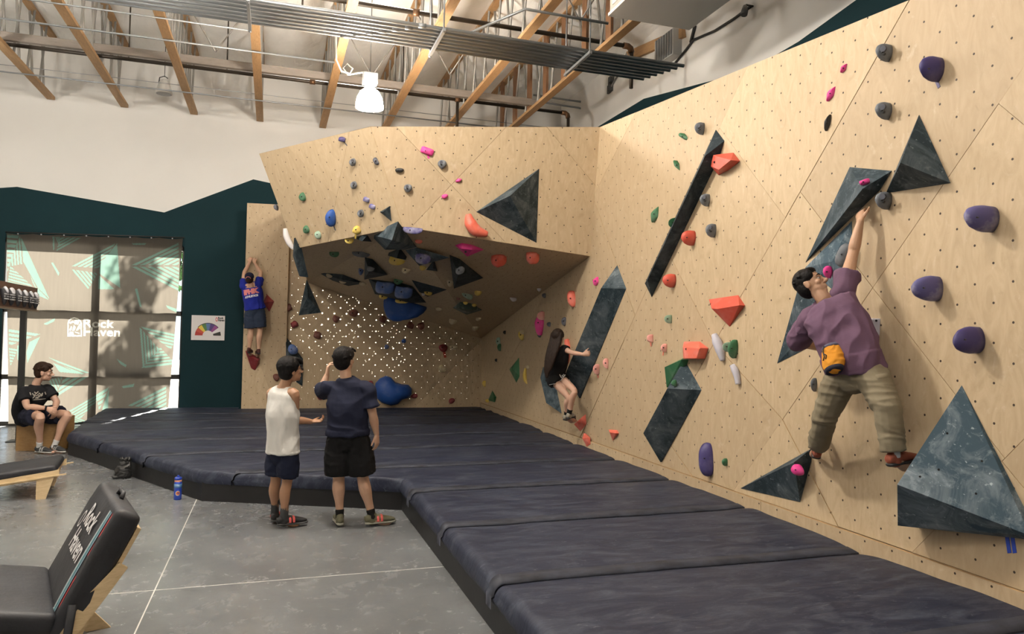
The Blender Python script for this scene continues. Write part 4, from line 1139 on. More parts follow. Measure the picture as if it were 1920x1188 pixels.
H('pink cupped hold in front of the climber face', 'pink', 1552, 510, 17, 24, -8, 'tear', .06, lift=.06)
H('large flat grey oval hold on the grey green volume', 'grey', 1581, 478, 24, 46, 24, 'oval', .05, lift=.06)
H('small dark heart hold just under the cave roof line', 'slate', 1020, 554, 8, 9, 0, 'tear', .05)
H('small dark heart hold beside the large pink drop', 'slate', 1029, 608, 8, 9, 0, 'tear', .05)
H('dark tip hold below the large pink drop', 'slate', 1011, 628, 7, 9, 0, 'tear', .05)
H('dark blue looped hold above the head of the climber with long hair', 'slate', 1057, 602, 9, 17, 10, 'egg', .06)
H('tiny black chip near the cave corner', 'black', 946, 623, 6, 7, 0, 'tear', .04)
H('tiny black chip lower near the cave corner', 'black', 930, 675, 5, 6, 0, 'tear', .04)
arc_hold('orange red crescent hold behind the arm of the climber with long hair', 'coral', [(1062, 636), (1065, 650), (1064, 668), (1056, 688)], [4, 7, 8, 4], .1)
# ------------------------------------------------- holds on the headwall
H('small purple block hold with dark tape near the top edge', 'purple', 641, 261, 13, 9, 10, 'square', .06, tape=(10, 12, 2, 'slate'))
H('grey jug hold below the purple block', 'grey', 661, 304, 13, 15, 0, 'tear', .07, pocket=1)
H('grey jug hold lower in line with its twin', 'grey', 663, 347, 13, 15, 0, 'tear', .07, pocket=1)
H('grey jug hold right of the prow seam', 'grey', 765, 353, 16, 16, 0, 'tear', .08, pocket=1)
H('grey jug hold beside the pink taped hold', 'grey', 829, 308, 17, 17, 0, 'tear', .08, pocket=1)
H('grey jug hold above the yellow holds', 'grey', 676, 400, 13, 15, 0, 'tear', .07, pocket=1)
H('grey violet bar hold leaning by the prow seam', 'slate', 705, 302, 8, 16, -35, 'oval', .05)
H('small violet chip hold of a stepped pair, upper one', 'violet', 687, 374, 13, 9, 18, 'square', .04)
H('small violet chip hold of a stepped pair, lower one', 'violet', 698, 387, 13, 9, 18, 'square', .04)
H('flat black hold right of the prow', 'black', 749, 319, 17, 9, 0, 'egg', .05)
H('pink hold with pink tape near the headwall top', 'pink', 801, 283, 25, 13, 20, 'square', .05, tape=(3, 14, 4, 'pink'))
H('small pink chip hold between grey jug and pyramid', 'pink', 860, 338, 13, 8, -20, 'sliver', .04)
H('small pink chip hold left of the pyramid volume', 'pink', 834, 368, 13, 9, -20, 'egg', .04)
H('small green oval hold on the left flank of the headwall', 'green', 567, 369, 14, 17, -25, 'egg', .06)
H('green hold beside a grey green twin at the headwall lip', 'green', 574, 430, 13, 16, -25, 'egg', .06)
H('grey green hold at the headwall lip', 'mint', 596, 440, 13, 16, -25, 'egg', .06)
H('bright blue teardrop hold with a tape tail', 'blue', 620, 408, 21, 34, 4, 'egg', .12, tape=(9, 24, 3, 'slate'))
H('yellow hold with yellow tape above the roof lip', 'yellow', 669, 431, 17, 17, 0, 'rock', .08, tape=(-3, 16, 4, 'yellow'))
H('grey chip hold on the left edge of the headwall', 'slate', 518, 389, 9, 13, -30, 'tear', .05, plane=(LL, V((-.45, -.85, -.1)).normalized()))
arc_hold('white crescent hold on the lower left edge of the headwall', 'white', [(535, 428), (537, 442), (543, 456), (550, 466)], [4, 6, 6, 3], .05, plane=(LL, V((-.45, -.85, -.1)).normalized())) 
arc_hold('large coral crescent hold with a chalked inside beside the pyramid', 'coral', [(878, 401), (882, 418), (893, 432), (914, 439)], [5, 12, 12, 5], .12)
# ------------------------------------------------- holds on the cave roof
H('yellow hold on the roof just under the lip', 'yellow', 655, 452, 17, 8, 0, 'egg', .07)
H('green hold alone on the roof left of the grey bar', 'green', 627, 477, 19, 9, 8, 'egg', .08)
H('long grey bar hold on the cave roof', 'grey', 677, 475, 35, 10, 14, 'oval', .08)
H('white and purple long hold at the prow of the roof', 'violet', 774, 432, 38, 10, 8, 'oval', .08)
H('faint red hold near the prow of the roof', 'coral', 785, 453, 14, 8, 0, 'egg', .04)
H('red bean hold on the roof beside its pale twin', 'red', 934, 489, 31, 27, -15, 'rock', .14)
H('red and white bean hold on the roof towards the boulder wall', 'coral', 998, 484, 29, 26, 15, 'rock', .13)
H('cream pebble hold beneath the yellow and black hold', 'cream', 762, 507, 18, 12, 10, 'rock', .08)
H('yellow bowl hold under the small black half pyramid', 'yellow', 744, 489, 32, 18, 8, 'egg', .08)
H('half yellow hold beside the small black tent', 'yellow', 793, 502, 13, 10, 0, 'egg', .06)
H('lilac hold on the dark fin volume', 'violet', 793, 485, 29, 20, 10, 'oval', .08, lift=.10)
H('grey pebble on a black pyramid of the roof', 'grey', 695, 504, 15, 10, 0, 'egg', .06, lift=.16)
H('chalky blue hold left of a black pyramid', 'softblue', 677, 508, 10, 16, 0, 'egg', .07)
H('grey pebble on the black pyramid nearest the red holds', 'grey', 863, 507, 20, 14, -30, 'egg', .06, lift=.18)
H('cream hold against the foot of a black pyramid', 'cream', 844, 530, 12, 16, -25, 'egg', .07)
H('cream hold at the pointed end of the black blade', 'cream', 617, 517, 13, 7, 25, 'egg', .04, lift=.06)
H('cream hold mid way along the black blade', 'cream', 643, 528, 14, 7, 5, 'egg', .04, lift=.07)
H('cream hold at the wide end of the black blade', 'cream', 680, 532, 14, 7, 5, 'egg', .04, lift=.05)
H('green pyramid chip above the twin blue holds', 'green', 747, 528, 18, 11, 0, 'tear', .07)
H('chalky blue block hold, the one next to the black blade', 'softblue', 722, 539, 36, 22, 5, 'square', .14, lift=.12)
H('chalky blue block hold, the one next to the yellow fin', 'softblue', 757, 548, 34, 22, 5, 'square', .14, lift=.12)
H('yellow strip hold under the first blue block', 'yellow', 719, 556, 17, 9, 10, 'oval', .06, lift=.1)
H('yellow strip hold under the second blue block', 'yellow', 754, 564, 27, 8, 3, 'oval', .06, lift=.1)
H('round yellow hold on the dark fin', 'yellow', 803, 549, 16, 10, 10, 'egg', .05, lift=.05)
H('white chip beside the round yellow hold', 'white', 794, 550, 8, 10, 0, 'egg', .05, lift=.05)
H('deep blue hanging bowl hold with a pointed tail', 'blue', 752, 578, 80, 46, 0, 'egg', .4, poly=[(719, 556), (735, 559), (755, 561), (771, 563), (775, 572), (785, 579), (800, 584), (786, 587), (776, 589), (765, 597), (750, 600), (735, 598), (724, 588), (720, 572)], bolt=False)
H('green and white slanted hold near the cave corner', 'mint', 876, 554, 23, 9, 32, 'oval', .06)
H('yellow ring hold near the cave corner', 'yellow', 896, 549, 14, 11, 0, 'egg', .06)
H('yellow chip on the marbled rock, first', 'yellow', 873, 568, 9, 6, 0, 'egg', .03, lift=.10)
H('yellow chip on the marbled rock, second', 'yellow', 889, 572, 9, 6, 0, 'egg', .03, lift=.10)
H('cream pebble left of the marbled rock', 'cream', 823, 579, 13, 8, 0, 'egg', .05)
H('cream bowl hold low on the roof', 'cream', 849, 602, 15, 13, 0, 'egg', .07)
H('cream star shaped hold beside the roof corner', 'cream', 891, 615, 13, 11, 0, 'rock', .06)
H('small cream wedge above the star shaped hold', 'cream', 897, 598, 11, 6, -15, 'egg', .05)
H('white pointed chip alone on the dark roof', 'white', 962, 561, 14, 8, 25, 'tear', .05)
H('white tooth hold at the roof edge by the wall', 'white', 1011, 543, 8, 7, 0, 'tear', .04)
H('tiny brown chip on the roof', 'brown', 859, 560, 8, 5, 0, 'egg', .03)
# ------------------------------------------------- holds on the lit cave wall
for (x, y, lab) in ((541, 576, 'at the upper left edge'), (552, 608, 'the redder one near the left edge'), (595, 628, 'below the dark pyramid'), (630, 597, 'level with the lit cluster'), (663, 587, 'just under the roof line'), (718, 598, 'beside the blue bowl'), (769, 610, 'first of a close pair'), (790, 611, 'second of a close pair')):
    H('red brown pebble hold on the lit hole wall, '+lab, 'brown' if x != 552 else 'maroon', x, y, 15 if x != 663 else 18, 15, 0, 'rock', .09, plane=(cb.o, cb.n))
for (x, y, lab) in ((757, 639, 'small blue round hold level with the red taped hold'), (725, 650, 'small dark blue round hold nearer the standing pair')):
    H(lab, 'blue' if x > 740 else 'softblue', x, y, 9, 9, 0, 'egg', .05, plane=(cb.o, cb.n))
H('red round hold with two red tapes', 'maroon', 831, 652, 17, 16, 0, 'egg', .09, plane=(cb.o, cb.n), tape=(4, 18, 5, 'red'))
H('yellow oval hold beside the red taped hold', 'cream', 850, 651, 16, 8, 0, 'oval', .05, plane=(cb.o, cb.n))
H('cream round hold on the lower cave wall', 'cream', 829, 691, 15, 15, 0, 'egg', .09, plane=(cb.o, cb.n))
H('huge smooth blue boomerang hold low on the cave wall', 'blue', 736, 733, 72, 56, 0, 'egg', .35, plane=(cb.o, cb.n), bolt=False,
  poly=[(702, 733), (704, 718), (712, 709), (724, 704), (733, 707), (741, 716), (753, 720), (766, 721), (772, 728), (772, 739), (766, 746), (754, 749), (746, 757), (733, 760), (716, 755), (706, 746)])
H('maroon chip hold beside the blue boomerang hold', 'maroon', 777, 742, 14, 9, -8, 'egg', .06, plane=(cb.o, cb.n))
H('maroon chip hold low near the cave corner', 'maroon', 847, 751, 13, 10, -25, 'egg', .06, plane=(cb.o, cb.n))
H('maroon chip hold between the two standing men', 'maroon', 601, 744, 13, 11, 0, 'egg', .06, plane=(cb.o, cb.n))
H('maroon chip hold beside the shoulder of the man in navy', 'maroon', 695, 719, 12, 12, 0, 'egg', .06, plane=(cb.o, cb.n))
H('round blue hold on the dark teal volume', 'softblue', 549, 655, 20, 20, 0, 'egg', .1, plane=(cb.o, cb.n), lift=.17)
H('brown oval hold beside the neck of the man in white', 'brown', 518, 707, 12, 15, -20, 'egg', .07)
H('pale hand hold gripped by the climber in blue', 'cream', 469, 487, 10, 8, 0, 'egg', .09)
# tapes and marks
P0, n = cast(1893, 1018)
for i, x in enumerate((1888, 1898)):
    a, b, c, d_ = [onp(px, py, P0+n*.003, n) for px, py in ((x-4, 1004), (x+3, 1004), (x+8, 1036), (x+1, 1037))]
    o = mesh('tape_strip', [a, b, c, d_]+[q-n*.003 for q in (a, b, c, d_)], [(0, 1, 2, 3), (0, 4, 5, 1), (1, 5, 6, 2), (2, 6, 7, 3), (3, 7, 4, 0)], mat('blue_tape', (.02, .06, .42), .5)); tag(o, 'strip of blue tape on plywood under the largest pyramid', 'tape', 'blue tape strips under the largest pyramid')
# ================================================================== PEOPLE
SKIN = {}
def skin(name, col):
    t = NT(name); v = t.coords('Object'); a = t.noise(v, 9, 4)
    t.l(t.mix(t.ramp(a, .3, .7), tuple(c*.88 for c in col), col), t.b.inputs['Base Color']); t.b.inputs['Roughness'].default_value = .5
    t.b.inputs['Subsurface Weight'].default_value = .08; t.b.inputs['Subsurface Radius'].default_value = (.01, .004, .002)
    return t.m
SK_TAN = skin('tan_skin', (.40, .22, .13)); SK_LIGHT = skin('light_skin', (.52, .32, .22)); SK_PALE = skin('fair_skin', (.55, .34, .25)); SK_MID = skin('warm_skin', (.46, .27, .17))
def fabric(name, col, bump=.25, sc=28, rough=.85):
    t = NT(name); v = t.coords('Object'); a = t.noise(v, sc, 4, .6, .8); b = t.noise(v, 3, 4)
    t.l(t.mix(t.ramp(b, .3, .7), tuple(c*.82 for c in col), col), t.b.inputs['Base Color']); t.b.inputs['Roughness'].default_value = rough
    t.b.inputs['Specular IOR Level'].default_value = .25
    t.bump(a, bump, .006); return t.m
def hairm(name, col):
    t = NT(name); v = t.coords('Object', (1, 1, .25)); a = t.noise(v, 90, 4, .7)
    t.l(t.mix(t.ramp(a, .35, .7), tuple(c*.5 for c in col), tuple(c*1.6 for c in col)), t.b.inputs['Base Color']); t.b.inputs['Roughness'].default_value = .6; t.b.inputs['Specular IOR Level'].default_value = .15
    t.bump(a, .5, .006); return t.m
HAIR_BLK = hairm('black_hair', (.008, .007, .007)); HAIR_BRN = hairm('dark_brown_hair', (.028, .014, .008)); HAIR_LONG = hairm('long_brown_hair', (.016, .009, .006))

def ellip(bm, c, axes, rad, seg=14):
    """ellipsoid with orthonormal axes and radii"""
    r = bmesh.ops.create_uvsphere(bm, u_segments=seg, v_segments=seg//2+2, radius=1)
    T = Matrix((axes[0]*rad[0], axes[1]*rad[1], axes[2]*rad[2])).transposed().to_4x4(); T.translation = c
    bmesh.ops.transform(bm, matrix=T, verts=r['verts'])
def limb(bm, pts, rad, side=None, n=14, flat=False):
    """rounded tube: interpolated through pts"""
    pts = [V(p) for p in pts]; Q, rr = [], []
    sides = []
    for i in range(len(pts)-1):
        a, b, c, e = pts[max(i-1, 0)], pts[i], pts[i+1], pts[min(i+2, len(pts)-1)]
        for k in range(4):
            u = k/4; Q.append(.5*((2*b)+(c-a)*u+(2*a-5*b+4*c-e)*u*u+(3*b-a-3*c+e)*u**3))
            ra, rb = rad[i], rad[i+1]; w = u*u*(3-2*u)
            if isinstance(ra, tuple) or isinstance(rb, tuple):
                ra = ra if isinstance(ra, tuple) else (ra, ra); rb = rb if isinstance(rb, tuple) else (rb, rb)
                rr.append((ra[0]*(1-w)+rb[0]*w, ra[1]*(1-w)+rb[1]*w))
            else: rr.append(ra*(1-w)+rb*w)
            if isinstance(side, list): sides.append(V(side[i])*(1-u)+V(side[i+1])*u)
    Q.append(pts[-1]); rr.append(rad[-1])
    if isinstance(side, list): sides.append(V(side[-1]))
    if flat:
        tubebm(Q, rr, n, bm, side=sides if sides else side); return
    # rounded ends
    def f(r, k): return (r[0]*k, r[1]*k) if isinstance(r, tuple) else r*k
    def m(r): return min(r) if isinstance(r, tuple) else r
    t0 = (Q[0]-Q[1]).normalized(); t1 = (Q[-1]-Q[-2]).normalized()
    Q2 = [Q[0]+t0*m(rr[0])*.75, Q[0]+t0*m(rr[0])*.5]+Q+[Q[-1]+t1*m(rr[-1])*.5, Q[-1]+t1*m(rr[-1])*.75]
    r2 = [f(rr[0], .35), f(rr[0], .8)]+rr+[f(rr[-1], .8), f(rr[-1], .35)]
    s2 = ([sides[0]]*2+sides+[sides[-1]]*2) if sides else side
    tubebm(Q2, r2, n, bm, side=s2)
def remesh(bm, vox, smooth=3, sf=.5):
    bmesh.ops.recalc_face_normals(bm, faces=bm.faces)
    me = bpy.data.meshes.new('tmp'); bm.to_mesh(me); bm.free()
    o = bpy.data.objects.new('tmp', me); COL.objects.link(o)
    m = o.modifiers.new('r', 'REMESH'); m.mode = 'VOXEL'; m.voxel_size = vox; m.adaptivity = 0
    if smooth:
        m2 = o.modifiers.new('s', 'SMOOTH'); m2.iterations = smooth; m2.factor = sf
    dg = bpy.context.evaluated_depsgraph_get(); r = bpy.data.meshes.new_from_object(o.evaluated_get(dg))
    bpy.data.objects.remove(o); bpy.data.meshes.remove(me)
    return r
def wrinkle(me, amp, freq=9, aniso=V((1, 1, 1)), seed=0., amp2=0):
    me.update(); no = [v.normal.copy() for v in me.vertices]
    for v, n in zip(me.vertices, no):
        p = v.co; q = V((p.x*aniso.x, p.y*aniso.y, p.z*aniso.z))*freq
        a = noise.noise(q+V((seed, 0, 0))+V((1, 1, 1))*noise.noise(q*.5)*1.2)
        d = amp*(1-abs(a)*2.2)
        if amp2: d += amp2*noise.noise(q*2.7+V((0, seed, 0)))
        v.co = p+n*d
def put(name, me, m, parent):
    off = V((0, 0, 0)); q = parent
    while q: off += q.location; q = q.parent
    for v in me.vertices: v.co -= off
    me.materials.clear(); me.materials.append(m); me.shade_smooth()
    return link(name, me, None, parent)
def frame(f, u):
    f = V(f).normalized(); u = V(u); u = (u-f*u.dot(f)).normalized(); return f, u, f.cross(u)
def hand_bm(bm, wrist, d, palm, s=1., curl=(.5, .6, .5), thumb=1, spread=.0, tcurl=.3):
    """d = direction of the fingers, palm = direction the palm faces, thumb = +1/-1 side along d x palm"""
    d = V(d).normalized(); palm = V(palm); palm = (palm-d*palm.dot(d)).normalized(); x = d.cross(palm)
    kn = wrist+d*.085*s
    limb(bm, [wrist-d*.01, wrist+d*.03*s, kn], [(.025*s, .021*s), (.037*s, .018*s), (.042*s, .015*s)], side=x, n=14)
    for i, (o, L) in enumerate(((-.033, .060), (-.011, .073), (.011, .078), (.033, .070))):
        p = kn+x*thumb*o*s-d*(.008*s if i in (0,) else 0)
        dd = (d+x*thumb*spread*(o/.033)).normalized(); P = [p-d*.012*s, p]
        for k, fr in enumerate((.45, .32, .25)):
            ca = curl[k]; ax = dd.cross(palm).normalized()
            dd = (Matrix.Rotation(-ca, 3, ax) @ dd) if (Matrix.Rotation(-ca, 3, ax) @ dd).dot(palm) > dd.dot(palm) else (Matrix.Rotation(ca, 3, ax) @ dd)
            P.append(P[-1]+dd*L*fr*s)
        limb(bm, P, [.0088*s, .0086*s, .0080*s, .0074*s, .0065*s], n=8)
    tb = wrist+d*.028*s+x*thumb*.028*s+palm*.006*s
    td = (d*.75+x*thumb*.62+palm*.25*tcurl).normalized()
    P = [tb, tb+td*.034*s]; td2 = (td+d*.35+palm*tcurl*.6).normalized(); P += [P[-1]+td2*.028*s, P[-1]+td2*.05*s]
    limb(bm, P, [.012*s, .011*s, .0095*s, .0075*s], n=8)
def head_bm(bm, c, f, u, s=1.):
    f, u, r = frame(f, u); A = (r, f, u)
    E = lambda dx, dy, dz, rad, seg=14: ellip(bm, c+(r*dx+f*dy+u*dz)*s, A, [q*s for q in rad], seg)
    E(0, -.008, .018, (.073, .092, .098), 20); E(0, .022, -.05, (.056, .066, .062)); E(0, .060, -.088, (.026, .022, .022)); E(0, .070, .018, (.056, .022, .020))
    for k in (-1, 1):
        E(k*.036, .058, -.022, (.024, .024, .022)); E(k*.074, -.006, -.012, (.010, .020, .031)); E(k*.078, -.014, .004, (.009, .014, .016))
    limb(bm, [c+(f*.082+u*.012)*s, c+(f*.094-u*.012)*s, c+(f*.108-u*.030)*s], [.009*s, .011*s, .015*s], n=8)
    for k in (-1, 1): E(k*.012, .094, -.034, (.010, .012, .009), 8)
    E(0, .083, -.058, (.024, .010, .0065), 10); E(0, .081, -.069, (.021, .010, .0075), 10)
def eyes(t, c, f, u, s=1.):
    f, u, r = frame(f, u)
    WH = mat('eye_white', (.7, .68, .65), .3); IR = mat('dark_iris', (.02, .012, .008), .3); BR = HAIR_BLK
    for k in (-1, 1):
        bm = bmesh.new(); ellip(bm, c+(r*k*.031+f*.073+u*.002)*s, (r, f, u), (.013*s, .0105*s, .0065*s), 12); e = frombm('eye', bm, WH, t, True)
        bm = bmesh.new(); ellip(bm, c+(r*k*.031+f*.0815+u*.002)*s, (r, f, u), (.0056*s, .0028*s, .0054*s), 10); frombm('iris', bm, IR, e, True)
        bm = bmesh.new(); limb(bm, [c+(r*k*.016+f*.090+u*.024)*s, c+(r*k*.034+f*.087+u*.028)*s, c+(r*k*.051+f*.072+u*.020)*s], [.004*s, .005*s, .003*s], n=6); frombm('eyebrow', bm, BR, t, True)
def hair_short(t, c, f, u, m, s=1., fringe=.0, seed=0, vox=.006, vol=1.0, part=.0):
    f, u, r = frame(f, u); bm = bmesh.new(); A = (r, f, u)
    E = lambda dx, dy, dz, rad: ellip(bm, c+(r*dx+f*dy+u*dz)*s, A, [q*s for q in rad], 18)
    E(0, -.022, .042, (.083*vol, .094, .090)); E(0, -.045, .000, (.076*vol, .062, .085)); E(0, .026, .086, (.062, .050, .032))
    for k in (-1, 1): E(k*.058, .008, .052, (.024, .055, .042))
    if fringe:
        for i in range(7):
            x = (-.054+.018*i); limb(bm, [c+(r*x+f*.040+u*.098)*s, c+(r*(x*1.1+part)+f*.076+u*.078)*s, c+(r*(x*1.2+part*1.5)+f*.088+u*(.078-fringe))*s], [.015*s, .013*s, .006*s], n=8)
    rr = random.Random(seed)
    for i in range(46):      # tufts
        a = rr.uniform(0, 2*math.pi); e = rr.uniform(.1, 1.3)
        d = (r*math.cos(a)*math.cos(e)+f*(math.sin(a)*math.cos(e)*.9-.2)+u*math.sin(e)).normalized()
        if d.dot(f) > .55 and d.dot(u) < .55: continue
        b = c+(u*.030-f*.018+V(d)*.078)*s; tip = b+(d*.018+f*.012*rr.uniform(-1, 1)-u*.012+r*.012*rr.uniform(-1, 1))*s
        limb(bm, [b, (b+tip)/2+d*.006*s, tip], [.013*s, .010*s, .004*s], n=6)
    me = remesh(bm, vox*s, 2); wrinkle(me, .0016, 60, seed=seed)
    return put('hair', me, m, t)
def shoe(t, ankle, toe, up, mats, s=1., sole_up=None, strap=None):
    """mats = upper, sole ; ankle above heel"""
    up = V(up).normalized(); d = V(toe)-V(ankle); d = (d-up*d.dot(up)).normalized(); x = d.cross(up)
    h = .075*s; heel = V(ankle)-up*h-d*.045*s
    bm = bmesh.new()
    P = [(0, .033, .034), (.05, .036, .040), (.11, .040, .036), (.17, .047, .028), (.215, .043, .022), (.25, .028, .016), (.262, .012, .010)]
    limb(bm, [heel+d*a*s+up*(b_*s+.012*s) for a, w_, b_ in P], [(w_*s, b_*s) for a, w_, b_ in P], side=x)
    limb(bm, [V(ankle)-up*.06*s, V(ankle)-up*.02*s, V(ankle)+up*.012*s], [(.037*s, .042*s), (.037*s, .045*s), (.036*s, .042*s)], side=x)
    limb(bm, [heel-d*.018*s+up*.045*s, heel-d*.022*s+up*.075*s], [(.012*s, .005*s), (.010*s, .004*s)], side=x)
    sh_ = put('shoe', remesh(bm, .005*s, 3), mats[0], t)
    bm = bmesh.new()
    P = [(-.006, .032), (.05, .036), (.11, .039), (.17, .048), (.22, .044), (.255, .028), (.270, .010)]
    limb(bm, [heel+d*a*s+up*.010*s for a, w_ in P], [(w_*s*1.05, .014*s) for a, w_ in P], side=x)
    put('sole', remesh(bm, .005*s, 2), mats[1], sh_)
    if strap:
        for a in (.095, .13):
            c = heel+d*a*s+up*.035*s; w_ = .046*s
            limb_bm = bmesh.new(); limb(limb_bm, [c+x*w_-up*.008*s, c+x*w_*.75+up*.030*s, c+up*.044*s, c-x*w_*.75+up*.030*s, c-x*w_-up*.008*s], [(.011*s, .003*s)]*5, side=d)
            frombm('strap', limb_bm, strap, sh_, True)
    return sh_
def body(t, J, m, vox=.0055, s=1., hands=None, girth=1., neck=True, bare=True):
    """J: joints. torso axes from hips and shoulders"""
    bm = bmesh.new(); g = girth
    sx = (J['shR']-J['shL']).normalized(); hx = (J['hipR']-J['hipL']).normalized()
    mid = (J['shL']+J['shR'])/2; pel = (J['hipL']+J['hipR'])/2
    ch = J.get('chest', pel*.38+mid*.62); wa = J.get('waist', pel*.7+mid*.3)
    limb(bm, [pel-(wa-pel)*.35, pel, wa, ch, mid-(mid-ch)*.1, mid+(J['neck']-mid)*.5], [(.14*g*s, .10*g*s), (.165*g*s, .115*g*s), (.135*g*s, .095*g*s), (.16*g*s, .112*g*s), (.165*g*s, .085*g*s), (.075*s, .06*s)], side=[hx, hx, hx*.5+sx*.5, sx, sx, sx], n=20)
    limb(bm, [mid+(J['neck']-mid)*.3, J['neck'], J['head']-(J['head']-J['neck'])*.25], [.058*s, .054*s, .052*s])
    for k in 'LR':
        sh_, el, wr_ = J['sh'+k], J['el'+k], J['wr'+k]
        limb(bm, [mid*.45+sh_*.55, sh_, sh_*.62+el*.38, el, el*.7+wr_*.3, wr_], [.062*s*g, .058*s*g, .050*s*g, .039*s*g, .042*s*g, .026*s])
        h, kn, an = J['hip'+k], J['kn'+k], J['an'+k]
        bk = J.get('back', -(J['hipR']-J['hipL']).cross(mid-pel).normalized())
        cf = (an-kn).normalized(); bkc = (bk-cf*bk.dot(cf)); 
        limb(bm, [pel*.35+h*.65, h+(kn-h)*.12, h*.55+kn*.45, kn, kn*.70+an*.30+bkc*.016*s, kn*.3+an*.7, an, an-(kn-an).normalized()*.03*s], [.098*s*g, .090*s*g, .074*s*g, .053*s*g, .057*s*g, .040*s, .034*s, .03*s])
        toe = J.get('toe'+k)
        if toe is not None: limb(bm, [an-(kn-an).normalized()*.03*s, an*.4+toe*.6-(kn-an).normalized()*.04*s, toe], [.032*s, .034*s, .02*s])
        if hands and hands.get(k):
            hk = dict(hands[k]); hand_bm(bm, wr_, hk.pop('d'), hk.pop('palm'), s, **hk)
    head_bm(bm, J['head'], J['face'], J['up'], J.get('hs', s))
    return put('body', remesh(bm, vox, 3, .4), m, t)
def shirt(t, J, m, s=1., hem=0.05, sleeve=.55, loose=.02, vox=.009, tank=False, amp=.007, seed=0., girth=1., name='shirt', freq=9, belly=.0, aniso=V((1, 1, .7))):
    bm = bmesh.new(); g = girth; q = loose
    sx = (J['shR']-J['shL']).normalized(); hx = (J['hipR']-J['hipL']).normalized()
    mid = (J['shL']+J['shR'])/2; pel = (J['hipL']+J['hipR'])/2
    ch = J.get('chest', pel*.38+mid*.62); wa = J.get('waist', pel*.7+mid*.3)
    dn = (pel-wa).normalized()
    bmw = [pel+dn*hem, pel, wa, ch, mid-(mid-ch)*.1, mid+(J['neck']-mid)*(.45 if tank else .78)]
    limb(bm, bmw, [(.165*g*s+q*1.2, .118*g*s+q*1.2), (.168*g*s+q, .122*g*s+q), (.150*g*s+q*1.2, .108*g*s+q*1.2+belly), (.166*g*s+q, .118*g*s+q), (.168*g*s+q*.6, .088*g*s+q*.7), (.080*s, .068*s)], side=[hx, hx, hx*.5+sx*.5, sx, sx, sx], n=24, flat=True)
    for k in 'LR':
        sh_, el = J['sh'+k], J['el'+k]
        if tank: limb(bm, [mid*.5+sh_*.5, mid*.22+sh_*.78], [.078*s*g, .060*s*g])
        else:
            e = sh_+(el-sh_)*sleeve
            limb(bm, [mid*.45+sh_*.55, sh_, sh_*.5+e*.5, e], [.064*s*g, .065*s*g+q*.15, .064*s*g+q*.35, .066*s*g+q*.6], flat=True)
    me = remesh(bm, vox, 2); wrinkle(me, amp, freq, aniso, seed, amp*.4)
    return put(name, me, m, t)
def shorts(t, J, m, s=1., length=.8, loose=.02, vox=.009, amp=.006, seed=0., girth=1., name='shorts', calf=None, flare=1.15, freq=8, aniso=V((1, 1, 1.6))):
    bm = bmesh.new(); g = girth; q = loose
    hx = (J['hipR']-J['hipL']).normalized(); mid = (J['shL']+J['shR'])/2; pel = (J['hipL']+J['hipR'])/2
    wa = J.get('waist', pel*.7+mid*.3); upd = (wa-pel).normalized()
    limb(bm, [pel-upd*.06*s, pel+upd*.02*s, pel+upd*.10*s], [(.15*g*s+q*.6, .118*g*s+q*.6), (.170*g*s+q*.6, .122*g*s+q*.6), (.150*g*s+q*.3, .106*g*s+q*.3)], side=hx, n=22)
    for k in 'LR':
        h, kn, an = J['hip'+k], J['kn'+k], J['an'+k]
        if calf is None:
            e = h+(kn-h)*length
            limb(bm, [pel*.3+h*.7, h+(e-h)*.3, h+(e-h)*.65, e], [.108*s*g+q*.4, .102*s*g+q*.7, (.095*s*g+q)*flare*.97, (.088*s*g+q)*flare], flat=True)
        else:
            e = kn+(an-kn)*calf
            limb(bm, [pel*.3+h*.7, h+(kn-h)*.3, h+(kn-h)*.7, kn, kn+(an-kn)*.4, e], [.108*s*g+q*.4, .100*s*g+q*.6, .084*s*g+q*.8, .070*s*g+q, .066*s*g+q, .060*s*g+q], flat=True)
    me = remesh(bm, vox, 2); wrinkle(me, amp, freq, aniso, seed, amp*.25)
    return put(name, me, m, t)
def sock(t, kn, an, m, s=1., h=.1):
    u = (kn-an).normalized(); bm = bmesh.new(); limb(bm, [an-u*.02*s, an+u*h*.5, an+u*h], [.040*s, .039*s, .0425*s]); return frombm('sock', bm, m, t, True)
def surf_text(t, target, s, size, m, origin, xd, yd, name='print', bold=.0, lift=.004, align='CENTER'):
    """flat lettering shrunk onto a garment"""
    me = text_mesh(s, size, bold, align) if isinstance(s, str) else s; x = V(xd).normalized(); y = V(yd).normalized(); z = x.cross(y)
    bm0 = bmesh.new(); bm0.from_mesh(me); bmesh.ops.triangulate(bm0, faces=bm0.faces); bmesh.ops.subdivide_edges(bm0, edges=[e for e in bm0.edges if e.calc_length() > size*.3], cuts=1); bm0.to_mesh(me); bm0.free()
    off = V((0, 0, 0)); q = target
    while q: off += q.location; q = q.parent
    bv = BVHTree.FromPolygons([tuple(v.co+off) for v in target.data.vertices], [tuple(p.vertices) for p in target.data.polygons])
    for v in me.vertices:
        p = V(origin)+x*v.co.x+y*v.co.y
        h = bv.ray_cast(p+z*.4, -z)
        v.co = (h[0]+z*lift) if h[0] is not None else p
    return put(name, me, m, t if t is not target else target)

